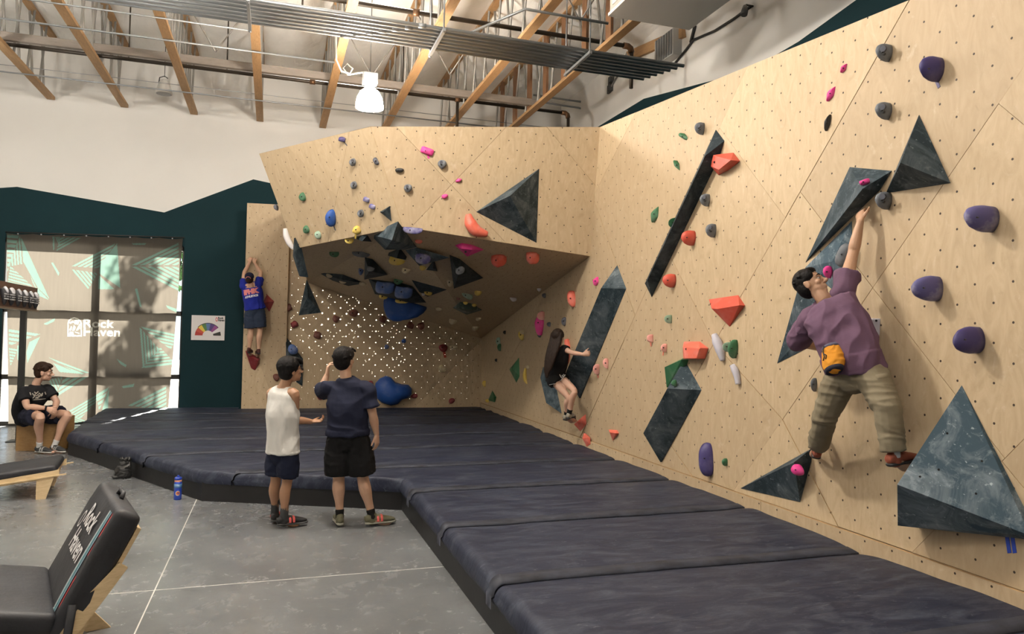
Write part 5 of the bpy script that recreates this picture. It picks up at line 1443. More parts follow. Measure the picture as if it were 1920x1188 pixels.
# ---------------------------------------------------------------- man in the white tank top (stands on the floor)
Z1 = depth(onz(537, 989, 0.0))
c1 = lambda x, y, d=0.: atD(x, y, Z1+d)
gz = lambda p, z: V((p.x, p.y, z))
J = dict(head=c1(545, 694, .02), neck=c1(536, 716, 0), shL=c1(510, 737, .06), shR=c1(551, 738, -.05), elR=c1(554, 787, .02), wrR=c1(584, 790, .15), elL=c1(510, 780, .22), wrL=c1(545, 755, .36),
         hipL=c1(518, 845, .05), hipR=c1(543, 847, -.03), knL=c1(517, 900, .07), knR=c1(538, 905, .0), anL=gz(c1(515, 968, .16), .10), anR=gz(c1(532, 978, .0), .10))
J['face'] = RGT*.80+FWD*.60+V((0, 0, .12)); J['up'] = V((0, 0, 1))-J['face']*.05; J['hs'] = 1.02
J['toeR'] = gz(c1(562, 985, .08), .035); J['toeL'] = gz(c1(519, 970, .36), .035)
J['back'] = (-FWD*.8-RGT*.5).normalized()
man1 = thing('person', 'standing person in a white sleeveless top, navy shorts and grey socks', 'person', gz(c1(530, 985, .05), 0))
body(man1, J, SK_TAN, .0055, .95, dict(R=dict(d=RGT*.9+FWD*.5, palm=V((0, 0, 1))-FWD*.2, curl=(.5, .7, .5), thumb=-1), L=dict(d=V((0, 0, 1))*.7+RGT*.4, palm=-FWD, curl=(.4, .5, .4), thumb=1)), girth=.95)
WHT = fabric('white_jersey', (.66, .65, .62)); NAVY = fabric('navy_shorts_cloth', (.010, .014, .034)); 
shirt(man1, J, WHT, .95, hem=.0, loose=.032, tank=True, amp=.010, seed=3, girth=.84, name='tank_top', freq=8, aniso=V((1, 1, .45)))
shorts(man1, J, NAVY, .95, length=.78, loose=.018, seed=4, girth=.82)
hair_short(man1, J['head'], J['face'], J['up'], HAIR_BLK, 1.10, fringe=.035, seed=2, vol=1.14)
eyes(man1, J['head'], J['face'], J['up'], 1.02)
f_, u_, r_ = frame(J['face'], J['up']); hc = J['head']
bm = bmesh.new()
for k in (-1, 1):
    cc_ = hc+r_*k*.033+f_*.102+u_*.0
    pts_ = [cc_+r_*.022*math.cos(a)+u_*.017*math.sin(a) for a in [2*math.pi*i/14 for i in range(15)]]; tubebm(pts_, .0022, 6, bm)
    tubebm([hc+r_*k*.055+f_*.098+u_*.004, hc+r_*k*.078+f_*.05+u_*.006, hc+r_*k*.080-f_*.01+u_*.004], .0022, 6, bm)
tubebm([hc-r_*.011+f_*.107, hc+r_*.011+f_*.107], .0022, 6, bm)
frombm('glasses', bm, mat('thin_glasses_frame', (.03, .02, .015), .3, metal=.5), man1)
GSOCK = fabric('grey_sock', (.055, .058, .06)); BSHOE = mat('black_shoe_upper', (.018, .018, .02), .7); GSOLE = mat('grey_rubber_sole', (.07, .07, .072), .7); CORAL = mat('coral_strap', (.72, .12, .11), .6)
for k in 'LR':
    sock(man1, J['kn'+k], J['an'+k], GSOCK, .95, .15); shoe(man1, J['an'+k], J['toe'+k], V((0, 0, 1)), (BSHOE, GSOLE), 1.0, strap=CORAL)

# ---------------------------------------------------------------- man in navy (stands on the floor)
Z2 = depth(onz(640, 986, 0.0))
c2 = lambda x, y, d=0.: atD(x, y, Z2+d)
J = dict(head=c2(646, 675, .0), neck=c2(648, 702, -.01), shL=c2(616, 727, .02), shR=c2(688, 729, -.02), elL=c2(601, 735, .24), wrL=c2(613, 703, .26), elR=c2(699, 777, -.03), wrR=c2(706, 814, .03),
         hipL=c2(634, 815, 0), hipR=c2(670, 815, 0), knL=c2(635, 894, .02), knR=c2(680, 893, .04), anL=gz(c2(637, 970, .0), .10), anR=gz(c2(697, 968, .03), .10))
J['face'] = FWD*.92+RGT*.35+V((0, 0, .10)); J['up'] = V((0, 0, 1)); J['hs'] = 1.04
J['toeL'] = gz(c2(630, 975, .26), .035); J['toeR'] = gz(c2(735, 972, .12), .035); J['back'] = -FWD
man2 = thing('person', 'standing person in navy T-shirt and black shorts with one hand raised to the face', 'person', gz(c2(665, 985, .05), 0))
body(man2, J, SK_LIGHT, .0055, 1.0, dict(L=dict(d=V((0, 0, 1))*.9+RGT*.1, palm=RGT*.6+FWD*.2, curl=(.45, .6, .5), thumb=1), R=dict(d=V((0, 0, -1))+RGT*.08, palm=-RGT*.8+FWD*.3, curl=(.3, .4, .3), thumb=-1)), girth=1.06)
NTEE = fabric('navy_tee_cloth', (.012, .015, .035)); BLK = fabric('black_shorts_cloth', (.006, .006, .007))
sh2 = shirt(man2, J, NTEE, 1.0, hem=-.05, sleeve=.72, loose=.030, amp=.010, seed=8, girth=1.03, name='t_shirt', freq=7, aniso=V((.6, .6, 1)))
shorts(man2, J, BLK, 1.0, length=.92, loose=.026, seed=6, girth=1.0)
hair_short(man2, J['head'], J['face'], J['up'], HAIR_BLK, 1.07, fringe=.012, seed=9, vol=1.08)
eyes(man2, J['head'], J['face'], J['up'], 1.04)
BSOCK = fabric('black_sock', (.008, .008, .008)); OSHOE = mat('olive_shoe_upper', (.13, .125, .075), .75); PSOLE = mat('pale_rubber_sole', (.36, .35, .29), .7)
for k in 'LR':
    sock(man2, J['kn'+k], J['an'+k], BSOCK, 1.0, .05); shoe(man2, J['an'+k], J['toe'+k], V((0, 0, 1)), (OSHOE, PSOLE), 1.05, strap=CORAL if k == 'R' else None)

# ---------------------------------------------------------------- seated person on the wooden block
Z3 = depth(onz(80, 848, 0.0))
c3 = lambda x, y, d=0.: atD(x, y, Z3+d)
J = dict(head=c3(82, 697, .06), neck=c3(68, 718, .05), shL=c3(90, 730, .20), shR=c3(44, 734, -.08), elR=c3(51, 762, -.20), wrR=c3(88, 765, -.14), elL=c3(106, 752, .16), wrL=c3(103, 767, -.02),
         hipL=c3(63, 777, .30), hipR=c3(46, 779, .14), knL=c3(126, 777, .12), knR=c3(75, 780, -.26), anL=gz(c3(102, 834, .02), .10), anR=gz(c3(74, 840, -.10), .10))
J['face'] = RGT*.86+FWD*.42-V((0, 0, .10)); J['up'] = V((0, 0, 1))+RGT*.15; J['hs'] = 1.2
J['toeL'] = gz(c3(119, 838, -.06), .035); J['toeR'] = gz(c3(100, 846, -.16), .035); J['back'] = -RGT
J['waist'] = c3(50, 765, .16); J['chest'] = c3(60, 744, .06)
man3 = thing('person', 'seated person in black T-shirt and navy shorts resting arms on the knees', 'person', gz(c3(60, 840, 0), 0))
body(man3, J, SK_PALE, .006, 1.04, dict(R=dict(d=RGT*.9-V((0, 0, .5)), palm=FWD-V((0, 0, .3)), curl=(.4, .5, .4), thumb=1), L=dict(d=-V((0, 0, 1))-RGT*.1, palm=FWD*.5-RGT, curl=(.35, .4, .3), thumb=-1)), girth=1.1)
BTEE = fabric('black_tee_cloth', (.010, .010, .013)); NSH = fabric('dark_navy_shorts_cloth', (.012, .014, .03))
s3 = shirt(man3, J, BTEE, 1.04, hem=.03, sleeve=.62, loose=.028, amp=.007, seed=1, girth=1.1, name='t_shirt', freq=6)
shorts(man3, J, NSH, 1.04, length=.78, loose=.025, seed=2, girth=1.05)
hair_short(man3, J['head'], J['face'], J['up'], HAIR_BRN, 1.2, fringe=.012, seed=4, vol=1.02)
eyes(man3, J['head'], J['face'], J['up'], 1.2)
WSOCK = fabric('white_sock', (.6, .6, .6)); DSHOE = mat('charcoal_shoe_upper', (.03, .032, .034), .7); WSOLE = mat('off_white_sole', (.42, .42, .40), .7)
for k in 'LR':
    sock(man3, J['kn'+k], J['an'+k], WSOCK, 1.04, .08); shoe(man3, J['an'+k], J['toe'+k], V((0, 0, 1)), (DSHOE, WSOLE), 1.08, strap=mat('grey_strap', (.28, .28, .28), .7))
bm = bmesh.new(); wd = (J['wrR']-J['elR']).normalized(); tubebm([J['wrR']-wd*.02, J['wrR']+wd*.005], .034, 14, bm); frombm('wrist_band', bm, BTEE, man3)
PRN = mat('pale_shirt_print', (.40, .37, .32), .8)
o_ = c3(72, 741, -.2); xd_ = (RGT-FWD*.45).normalized()
try:
    me_ = bpy.data.meshes.new('emblem'); rr_ = random.Random(3); bmq = bmesh.new()
    for i in range(16):
        a_ = rr_.uniform(0, 6.28); cx_, cy_ = rr_.gauss(0, .045), rr_.gauss(0, .026)
        bmesh.ops.create_grid(bmq, x_segments=3, y_segments=1, size=1, matrix=Matrix.Translation((cx_, cy_, 0)) @ Matrix.Rotation(a_, 4, 'Z') @ Matrix.Diagonal((.022, .006, 1, 1)))
    bmesh.ops.create_grid(bmq, x_segments=8, y_segments=1, size=1, matrix=Matrix.Translation((.01, -.075, 0)) @ Matrix.Diagonal((.085, .006, 1, 1)))
    bmq.to_mesh(me_); bmq.free(); surf_text(s3, s3, me_, 1, PRN, c3(72, 739, .0), (RGT*.82+FWD*.5), V((0, 0, 1)))
except Exception as e: print('print3', e)

# ---------------------------------------------------------------- climber in purple on the boulder wall
w5 = lambda x, y, h: WW(x, y, h)
J = dict(head=w5(1521, 533, .44), neck=w5(1545, 560, .40), shR=w5(1581, 548, .30), shL=w5(1526, 594, .42), elR=w5(1599, 476, .16), wrR=w5(1613, 415, .12), elL=w5(1497, 638, .34), wrL=w5(1535, 652, .10),
         hipR=w5(1628, 688, .28), hipL=w5(1580, 700, .34), knR=w5(1664, 768, .30), knL=w5(1548, 776, .34), anR=w5(1676, 850, .27), anL=w5(1533, 838, .19))
J['waist'] = w5(1592, 650, .34); J['chest'] = w5(1565, 598, .37)
J['face'] = (w5(1552, 512, .40)-w5(1521, 533, .44)).normalized()+V((.25, .0, .10)); J['up'] = (w5(1508, 512, .46)-w5(1533, 548, .42)); J['hs'] = 1.0
J['back'] = WN
J['toeR'] = w5(1705, 872, .14); J['toeL'] = w5(1524, 850, .04)
man5 = thing('person', 'climber in purple shirt and khaki trousers stretching up the boulder wall with orange chalk bag', 'person', WW(1600, 780, .2))
body(man5, J, SK_MID, .005, .98, dict(R=dict(d=(w5(1612, 385, .06)-J['wrR']), palm=-WN+V((0, 0, -.2)), curl=(.5, .8, .6), thumb=-1), L=dict(d=(-WN+RGT*.4), palm=V((0, 0, -1)), curl=(.4, .4, .4), thumb=1)), girth=1.0)
PUR = fabric('dusty_purple_cloth', (.145, .082, .135)); KHA = fabric('khaki_cloth', (.235, .20, .135), .3, 20)
s5 = shirt(man5, J, PUR, .98, hem=-.11, sleeve=.46, loose=.038, amp=.013, seed=5, girth=1.0, name='t_shirt', vox=.007, freq=9, aniso=V((1, .75, .5)))
bm = bmesh.new(); e_ = J['shL']+(J['elL']-J['shL'])*1.02; limb(bm, [J['shL'], J['shL']*.4+e_*.6, e_], [.088, .090, .086]); me = remesh(bm, .0075, 3); wrinkle(me, .007, 9, seed=2); put('sleeve', me, PUR, man5)
tr5 = shorts(man5, J, KHA, .98, calf=.93, loose=.016, amp=.007, seed=7, girth=1.0, name='trousers', vox=.007, freq=11, aniso=V((.45, .45, 1.5)))
hair_short(man5, J['head'], J['face'], J['up'], HAIR_BLK, 1.02, fringe=0, seed=12, vox=.005, vol=1.0)
eyes(man5, J['head'], J['face'], J['up'], 1.0)
RSH = mat('rust_shoe_upper', (.25, .06, .03), .7); BSOLE = mat('black_rubber_sole', (.02, .02, .022), .6)
sock(man5, J['knR'], J['anR'], WSOCK, .98, .06)
shoe(man5, J['anR'], J['toeR'], (J['knR']-J['anR']), (RSH, BSOLE), 1.0); shoe(man5, J['anL'], J['toeL'], (J['knL']-J['anL']), (RSH, BSOLE), 1.0)
# back pocket and cargo flaps
def flap(pts, h, nm='pocket_flap', m=KHA):
    vs = [WW(x, y, hh) for x, y, hh in pts]; n_ = WN
    hullobj(nm, [v for v in vs]+[v-n_*.05 for v in vs], m, tr5, .006)
off5 = tr5.location+man5.location
tbv = BVHTree.FromPolygons([tuple(v.co+off5) for v in tr5.data.vertices], [tuple(p.vertices) for p in tr5.data.polygons])
def patch(bv, quad, m, parent, name, lift=.007, nu=8, nv=4):
    vs = []; fs = []
    for j in range(nv+1):
        for i in range(nu+1):
            u, v = i/nu, j/nv
            x = (quad[0][0]*(1-u)+quad[1][0]*u)*(1-v)+(quad[3][0]*(1-u)+quad[2][0]*u)*v; y = (quad[0][1]*(1-u)+quad[1][1]*u)*(1-v)+(quad[3][1]*(1-u)+quad[2][1]*u)*v
            d = ray(x, y).normalized(); h = bv.ray_cast(EYE, d)
            if h[0] is None: return
            vs.append(h[0]-d*(lift if 0 < i < nu and 0 < j < nv else -.002))
    for j in range(nv):
        for i in range(nu):
            a = j*(nu+1)+i; fs.append((a, a+1, a+nu+2, a+nu+1))
    return mesh(name, vs, fs, m, parent, smooth=True)
patch(tbv, [(1593, 672), (1627, 660), (1631, 667), (1596, 681)], KHA, tr5, 'pocket_flap'); patch(tbv, [(1640, 702), (1668, 697), (1670, 708), (1643, 712)], KHA, tr5, 'pocket_flap')
# chalk bag (hangs from the belt: a thing of its own)
ORG = fabric('orange_canvas', (.62, .26, .025), .4, 24); CB = w5(1562, 672, .50)
cbag = thing('chalk_bag', 'orange chalk bag with grey rim tied at the waist of the climber in purple', 'chalk bag', CB)
ux = (w5(1583, 668, .48)-w5(1543, 674, .50)).normalized(); uz = (w5(1560, 652, .47)-w5(1564, 690, .52)).normalized(); un = ux.cross(uz)
if un.dot(WN) < 0: un = -un
bm = bmesh.new(); limb(bm, [CB-uz*.075, CB-uz*.04, CB+uz*.03, CB+uz*.07], [(.068, .045), (.078, .055), (.076, .055), (.072, .052)], side=ux, n=20); me = remesh(bm, .006, 2); wrinkle(me, .005, 22, seed=3); put('pouch', me, ORG, cbag)
bm = bmesh.new(); tubebm([CB+uz*.070, CB+uz*.094], [(.078, .058), (.074, .054)], 20, bm, side=ux); frombm('rim', bm, fabric('grey_violet_webbing', (.09, .085, .13)), cbag, True)
bm = bmesh.new(); tubebm([CB-uz*.105, CB-uz*.082], [(.060, .040), (.072, .050)], 20, bm, side=ux); frombm('base', bm, fabric('dark_navy_webbing', (.02, .02, .035)), cbag, True)
DRK = mat('black_cord', (.012, .012, .012), .7)
tube('drawcord', [CB+un*.058+uz*.08-ux*.02, CB+un*.062+uz*.03-ux*.03, CB+un*.064-uz*.01-ux*.02, CB+un*.062-uz*.04-ux*.035], .004, DRK, cbag, 6)
tube('drawcord', [CB+un*.060+uz*.02-ux*.03, CB+un*.066+uz*.0-ux*.0, CB+un*.062-uz*.03-ux*.012], .004, DRK, cbag, 6)
tube('belt_strap', [CB+uz*.082-ux*.07, CB+uz*.085+un*.02, CB+uz*.088+ux*.075], .008, DRK, cbag, 6)

# ---------------------------------------------------------------- climber with long hair
J = dict(head=w5(1047, 632, .48), neck=w5(1047, 652, .47), shR=w5(1058, 654, .40), shL=w5(1038, 657, .53), elR=w5(1073, 661, .34), wrR=w5(1093, 664, .30), elL=w5(1051, 668, .34), wrL=w5(1060, 655, .10),
         hipR=w5(1049, 706, .38), hipL=w5(1034, 708, .52), knR=w5(1077, 732, .28), knL=w5(1065, 744, .34), anR=w5(1067, 775, .30), anL=w5(1062, 778, .30))
J['face'] = RGT*.55+FWD*.85+V((0, 0, .05)); J['up'] = V((0, 0, 1)); J['hs'] = .96; J['back'] = -RGT*.6-FWD*.4
J['toeR'] = w5(1080, 788, .12); J['toeL'] = w5(1076, 789, .15)
girl = thing('person', 'climber with long dark hair in black top and black shorts on the boulder wall', 'person', WW(1050, 730, .3))
body(girl, J, SK_PALE, .006, .92, dict(R=dict(d=(RGT+V((0, 0, .15))), palm=FWD, curl=(.9, 1.0, .7), thumb=1), L=dict(d=RGT+FWD*.3, palm=V((0, 0, -1)), curl=(.5, .6, .5), thumb=1)), girth=.86)
shirt(girl, J, fabric('black_top_cloth', (.007, .007, .008)), .92, hem=.04, sleeve=.34, loose=.015, amp=.006, seed=6, girth=.88, name='top')
gs = shorts(girl, J, fabric('black_sport_cloth', (.008, .008, .009)), .92, length=.30, loose=.014, seed=1, girth=.95, flare=1.05)
# white side stripes on the shorts
for k in range(3):
    a = w5(1041+6*k, 693+2*k, .30); pts_ = []
WST = mat('white_stripe', (.75, .75, .75), .8)
gh = [v.co.copy()+gs.location+girl.location for v in gs.data.vertices]
gbv = BVHTree.FromPolygons([tuple(v) for v in gh], [tuple(p.vertices) for p in gs.data.polygons])
def decal_line(bv, px, wpx, m, parent, nm='stripe'):
    L = []
    for (x, y) in px:
        d = ray(x, y).normalized(); h = bv.ray_cast(EYE, d)
        if h[0] is not None: L.append(h[0]-d*.004)
    if len(L) > 1:
        s = depth(L[0])/FPX; tube(nm, L, [(wpx*s/2, .003)]*len(L), m, parent, 6, side=RGT)
def interp(a, n=10):
    out = []
    for p, q in zip(a, a[1:]): out += [(p[0]+(q[0]-p[0])*i/n, p[1]+(q[1]-p[1])*i/n) for i in range(n)]
    return out+[a[-1]]
for k in range(3): decal_line(gbv, interp([(1042+4*k, 694), (1048+4.5*k, 700+k), (1053+3*k, 708-k*1.5)]), 1.8, WST, girl)
decal_line(gbv, interp([(1030, 721), (1040, 719), (1052, 712), (1060, 702)]), 1.8, WST, girl)
# long hair
f_, u_, r_ = frame(J['face'], J['up']); bm = bmesh.new(); hc = J['head']
ellip(bm, hc-f_*.018+u_*.03, (r_, f_, u_), (.085, .098, .095), 18)
bk = -(f_*.95)
for i in range(9):
    x = -.075+.019*i
    limb(bm, [hc+r_*x*.8+bk*.05+u_*.05, hc+r_*x*.9+bk*.10-u_*.06, hc+r_*x*.85+bk*.155-u_*.22-RGT*.03, hc+r_*x*.62+bk*.175-u_*.40-RGT*.07, hc+r_*x*.25+bk*.17-u_*(.52+.03*math.sin(i*2.1))-RGT*.10], [.030, .028, .024, .018, .006], n=8)
me = remesh(bm, .007, 2); wrinkle(me, .003, 45, V((1, 1, .2)), 1); put('hair', me, HAIR_LONG, girl)
eyes(girl, J['head'], J['face'], J['up'], .96)
CSH = mat('cream_grey_shoe', (.28, .26, .21), .7)
for k in 'LR':
    sock(girl, J['kn'+k], J['an'+k], BSOCK, .92, .06); shoe(girl, J['an'+k], J['toe'+k], V((0, 0, 1)), (CSH, BSOLE), .92, strap=mat('grey_strap', (.28, .28, .28), .7))

# ---------------------------------------------------------------- climber in blue on the far panel
def lb(x, y, h): return onp(x, y, lpf.o+lpf.n*h, lpf.n)
J = dict(head=lb(468, 522, .42), neck=lb(471, 535, .38), shL=lb(457, 538, .36), shR=lb(485, 533, .34), elL=lb(458, 512, .22), wrL=lb(468, 492, .12), elR=lb(489, 512, .20), wrR=lb(478, 493, .12),
         hipL=lb(470, 578, .30), hipR=lb(486, 577, .30), knL=lb(470, 624, .28), knR=lb(487, 622, .28), anL=lb(467, 654, .30), anR=lb(485, 656, .26))
J['face'] = FWD+V((-.1, 0, .25)); J['up'] = V((0, 0, 1))-FWD*.2; J['hs'] = 1.0; J['back'] = -FWD
J['toeL'] = lb(471, 664, .10); J['toeR'] = lb(482, 667, .10)
man6 = thing('person', 'climber in royal blue T-shirt, jeans shorts and backward cap on the narrow panel', 'person', lb(476, 660, .2))
body(man6, J, SK_LIGHT, .007, 1.0, dict(L=dict(d=V((0, 0, 1))+FWD*.3, palm=FWD, curl=(.4, .7, .5), thumb=1), R=dict(d=V((0, 0, 1))-RGT*.5+FWD*.3, palm=FWD, curl=(.4, .7, .5), thumb=-1)), girth=1.05)
s6 = shirt(man6, J, fabric('royal_blue_cloth', (.012, .022, .26)), 1.0, hem=.02, sleeve=.5, loose=.028, amp=.008, seed=2, girth=1.02, name='t_shirt')
shorts(man6, J, fabric('dark_denim_cloth', (.022, .033, .062)), 1.0, length=.80, loose=.022, seed=2, girth=1.0, name='jeans_shorts')
f_, u_, r_ = frame(J['face'], J['up']); hc = J['head']
bm = bmesh.new(); ellip(bm, hc-f_*.02-u_*.01, (r_, f_, u_), (.080, .088, .09), 16); put('hair', remesh(bm, .008, 2), HAIR_BRN, man6)
bm = bmesh.new(); ellip(bm, hc-f_*.006+u_*.045, (r_, f_, u_), (.090, .106, .082), 18); cp_ = put('cap', remesh(bm, .007, 2), fabric('navy_cap_cloth', (.012, .014, .04)), man6)
tube('cap_opening', [hc-f_*.095+u_*.020+r_*.045*math.cos(a)*1.0+u_*.038*math.sin(a)-f_*.012*math.sin(a) for a in [math.pi*i/10 for i in range(11)]], .006, mat('salmon_cap_trim', (.6, .2, .16), .7), cp_, 6)
SAL = mat('salmon_shirt_print', (.62, .20, .20), .8); PWH = mat('white_shirt_print', (.6, .6, .66), .8)
surf_text(s6, s6, 'IFHK', .125, SAL, lb(469, 550, .5), RGT+V((0, 0, .22)), V((0, 0, 1))-RGT*.22, bold=.012)
surf_text(s6, s6, 'ATHLETICS', .05, PWH, lb(470, 556.5, .5), RGT+V((0, 0, .22)), V((0, 0, 1))-RGT*.22, bold=.004)
for k in 'LR': shoe(man6, J['an'+k], J['toe'+k], V((0, 0, 1)), (mat('dark_red_shoe', (.06, .014, .012), .7), BSOLE), 1.02)
# ================================================================== FURNITURE AND SMALL THINGS
CANV = mat('black_cushion_canvas', (.016, .017, .022), .55, var=.5, scale=5, bump=.3, bscale=18)
def cushion(name, L, W, T, parent, m, T4, bev=.035):
    bm = boxbm(0, L, -W/2, W/2, -T, 0, bev, seg=4)
    bmesh.ops.subdivide_edges(bm, edges=[e for e in bm.edges if e.calc_length() > .12], cuts=6, use_grid_fill=True)
    for v in bm.verts:
        c = v.co; k = .018*math.sin(math.pi*max(0, min(1, c.x/L)))*math.cos(math.pi*c.y/W*.9)
        if c.z > -T*.5: c.z += k+.006*noise.noise(V((c.x*7, c.y*7, 2)))
        c.y += .006*noise.noise(V((c.x*8, c.z*8, 5)))
    bmesh.ops.transform(bm, matrix=T4, verts=bm.verts)
    return frombm(name, bm, m, parent, True, True)
def prism(name, poly, y0, y1, m, parent, bev=.003):
    n = len(poly); vs = [(x, y0, z) for x, z in poly]+[(x, y1, z) for x, z in poly]
    fs = [list(range(n))[::-1], list(range(n, 2*n))]+[(i, (i+1) % n, n+(i+1) % n, n+i) for i in range(n)]
    o = mesh(name, vs, fs, m, parent, local=True); return o
def lounge(label, loc, rz, W, S=1.0):
    t = thing('lounge_chair', label, 'lounge chair', loc, (0, 0, rz))
    tilt = R_(12); lean = R_(27); Z0 = .42
    Ts = Matrix.Translation((0.0, 0, Z0)) @ Matrix.Rotation(-tilt, 4, 'Y')
    cushion('seat_cushion', .62, W, .11, t, CANV, Ts)
    # backrest: local x axis along the slope upwards
    ax = V((-math.sin(lean), 0, math.cos(lean))); nz = V((math.cos(lean), 0, math.sin(lean)))
    Tb = Matrix((ax, V((0, 1, 0)), nz)).transposed().to_4x4(); Tb.translation = V((.05, 0, Z0-.10))
    Tb2 = Matrix((ax, V((0, -1, 0)), nz)).transposed().to_4x4(); Tb2.translation = V((.05, 0, Z0-.10))
    bc = cushion('back_cushion', .66, W, .13, t, CANV, Tb2)
    def onback(u, y, h=.004): return Tb2 @ V((u, -y, h+.018*math.sin(math.pi*u/.66)*math.cos(math.pi*y/W*.9)))
    for i, col in enumerate(((.42, .46, .47), (.10, .30, .33), (.22, .34, .42), (.45, .05, .05))):
        y = W*.36+.022*i; vs = []; fs = []
        for k in range(13):
            u = .10+.52*k/12
            for dy in (-.0095, .0095): vs.append(onback(u, y+dy, .006-.010*max(0, (y-W*.40)/.05)))
        for k in range(12): fs.append((2*k, 2*k+1, 2*k+3, 2*k+2))
        mesh('stripe', vs, fs, mat('stripe_%d_print' % i, col, .7), bc, local=True)
    PW = mat('white_canvas_print', (.62, .62, .62), .7)
    for s_, u, sz in (('Rock', .46, .16), ('Haven', .32, .16)):
        me = text_mesh(s_, sz, .003, 'LEFT')
        for v in me.vertices: v.co = onback(u+v.co.y, v.co.x-.12, .010)
        me.materials.clear(); me.materials.append(PW); link('lettering', me, None, bc)
    vs = []; fs = []
    ring = [(-.15+.045*math.cos(a), .455+.05*math.sin(a)) for a in [math.pi*2*i/16 for i in range(16)]]; rin = [(-.15+.034*math.cos(a), .455+.039*math.sin(a)) for a in [math.pi*2*i/16 for i in range(16)]]
    for y, u in ring: vs.append(onback(u, y-.06, .008))
    for y, u in rin: vs.append(onback(u, y-.06, .008))
    for i in range(16): fs.append((i, (i+1) % 16, 16+(i+1) % 16, 16+i))
    mesh('emblem', vs, fs, PW, bc, local=True)
    # handle strap on top of the back cushion
    tube('grab_loop', [Tb2 @ V((.66, .08, -.06)), Tb2 @ V((.69, .05, -.06)), Tb2 @ V((.69, -.05, -.06)), Tb2 @ V((.66, -.08, -.06))], .012, CANV, t, 8, local=True)
    # plywood
    box_b = boxbm(0, .74, -W/2+.03, W/2-.03, -.155, -.133); bmesh.ops.transform(box_b, matrix=Tb2, verts=box_b.verts); bmesh.ops.translate(box_b, verts=box_b.verts, vec=-ax*.14)
    frombm('backboard', box_b, FURN, t, False, True)
    sb = boxbm(0, .60, -W/2+.03, W/2-.03, -.135, -.112); bmesh.ops.transform(sb, matrix=Ts, verts=sb.verts); frombm('seat_board', sb, FURN, t, False, True)
    prof = [(.64, .47), (.64, .36), (.60, .35), (.54, 0), (.46, 0), (.46, .31), (.12, .235), (-.20, .0), (-.33, .0), (-.08, .30), (-.20, .46), (-.30, .60), (-.26, .63), (-.13, .50), (.0, .31), (.06, .325)]
    for y in (-W/2+.0, W/2-.025): prism('side_panel', prof, y, y+.025, FURN, t)
    for y in (-W/2-.015, W/2-.0): prism('edge_rail', [(.70, .405), (.70, .385), (-.02, .232), (-.02, .255)], y, y+.02, FURN, t)
    tube('strap', [(-.06, W/2+.012, .46), (-.04, W/2+.016, .3), (-.03, W/2+.014, .12)], [(.02, .003)]*3, CANV, t, 6, local=True, side=V((1, 0, 0)))
    return t
cn_, cf_ = onz(108, 1148, .42), onz(94, 1063, .42)
wv = cn_-cf_; Wc = wv.length*1.08; fwdv = V((0, 0, 1)).cross(wv).normalized()
if fwdv.dot(RGT) > 0: fwdv = -fwdv
mid_ = (cn_+cf_)/2
lounge('plywood lounge chair with black Rock Haven back cushion and coloured stripes', V((mid_.x, mid_.y, 0)), math.atan2(fwdv.y, fwdv.x), Wc)
# second lounger, facing the other way, its foot end in view
e2 = onz(62, 936, 0)
lounge('plywood lounge chair with chalk marked black seat raised towards the mats', V((e2.x-.55, e2.y+.30, 0)), R_(8), .8).scale = (1.15, 1, .66)
# wooden block seat
bz = onz(45, 852, 0); 
t = thing('plyo_box', 'brown wooden box used as a seat in front of the window', 'box', onz(53, 848, 0)+(FWD-V((0, 0, FWD.z)))*.40, (0, 0, -YAW*.8))
OAK = wood_mat('brown_box_plywood', (.26, .145, .05), (.34, .20, .08), (2, 2, 6))
wB = .30; hB = .50
frombm('front_board', boxbm(-wB, wB, -.25, -.23, 0, hB, .004), OAK, t, local=True); frombm('rear_board', boxbm(-wB, wB, .23, .25, 0, hB, .004), OAK, t, local=True)
for k in (-1, 1): frombm('side_board', boxbm(min(k*wB, k*(wB-.02)), max(k*wB, k*(wB-.02)), -.229, .229, 0, hB, .003), OAK, t, local=True)
frombm('top_board', boxbm(-wB+.021, wB-.021, -.229, .229, hB-.022, hB-.001, .003), OAK, t, local=True)
# water bottle
q = onz(333, 936, 0)
t = thing('water_bottle', 'blue sports bottle with orange band standing by the mat corner', 'bottle', q)
BB_ = mat('blue_bottle_plastic', (.015, .05, .38), .3, coat=.3); 
frombm('shell', lathebm([(0, 0), (.037, 0), (.040, .01), (.040, .12), (.037, .14), (.040, .16), (.040, .185), (.034, .20), (0, .20)], 24), BB_, t, True, True)
frombm('grip_band', lathebm([(.0405, .135), (.0385, .142), (.0385, .155), (.0405, .175), (.041, .176), (.041, .134)], 24), mat('clear_blue_band', (.04, .12, .26), .25), t, True, True)
frombm('neck_band', lathebm([(.036, .196), (.037, .200), (.037, .214), (.034, .216)], 24), mat('orange_neck_band', (.62, .27, .16), .5), t, True, True)
cap_ = frombm('cap', lathebm([(.036, .215), (.038, .218), (.038, .24), (.030, .246), (0, .247)], 24), BB_, t, True, True)
frombm('spout', lathebm([(.012, .246), (.012, .262), (.008, .266), (0, .266)], 12), BB_, cap_, True, True)
em = math.atan2(-q.y, -q.x)
OR = mat('orange_emblem_print', (.62, .16, .03), .6); WH_ = mat('white_emblem_print', (.7, .7, .72), .6)
def on_cyl(dx, z, r=.0412): a = em+dx/r; return V((r*math.cos(a), r*math.sin(a), z))
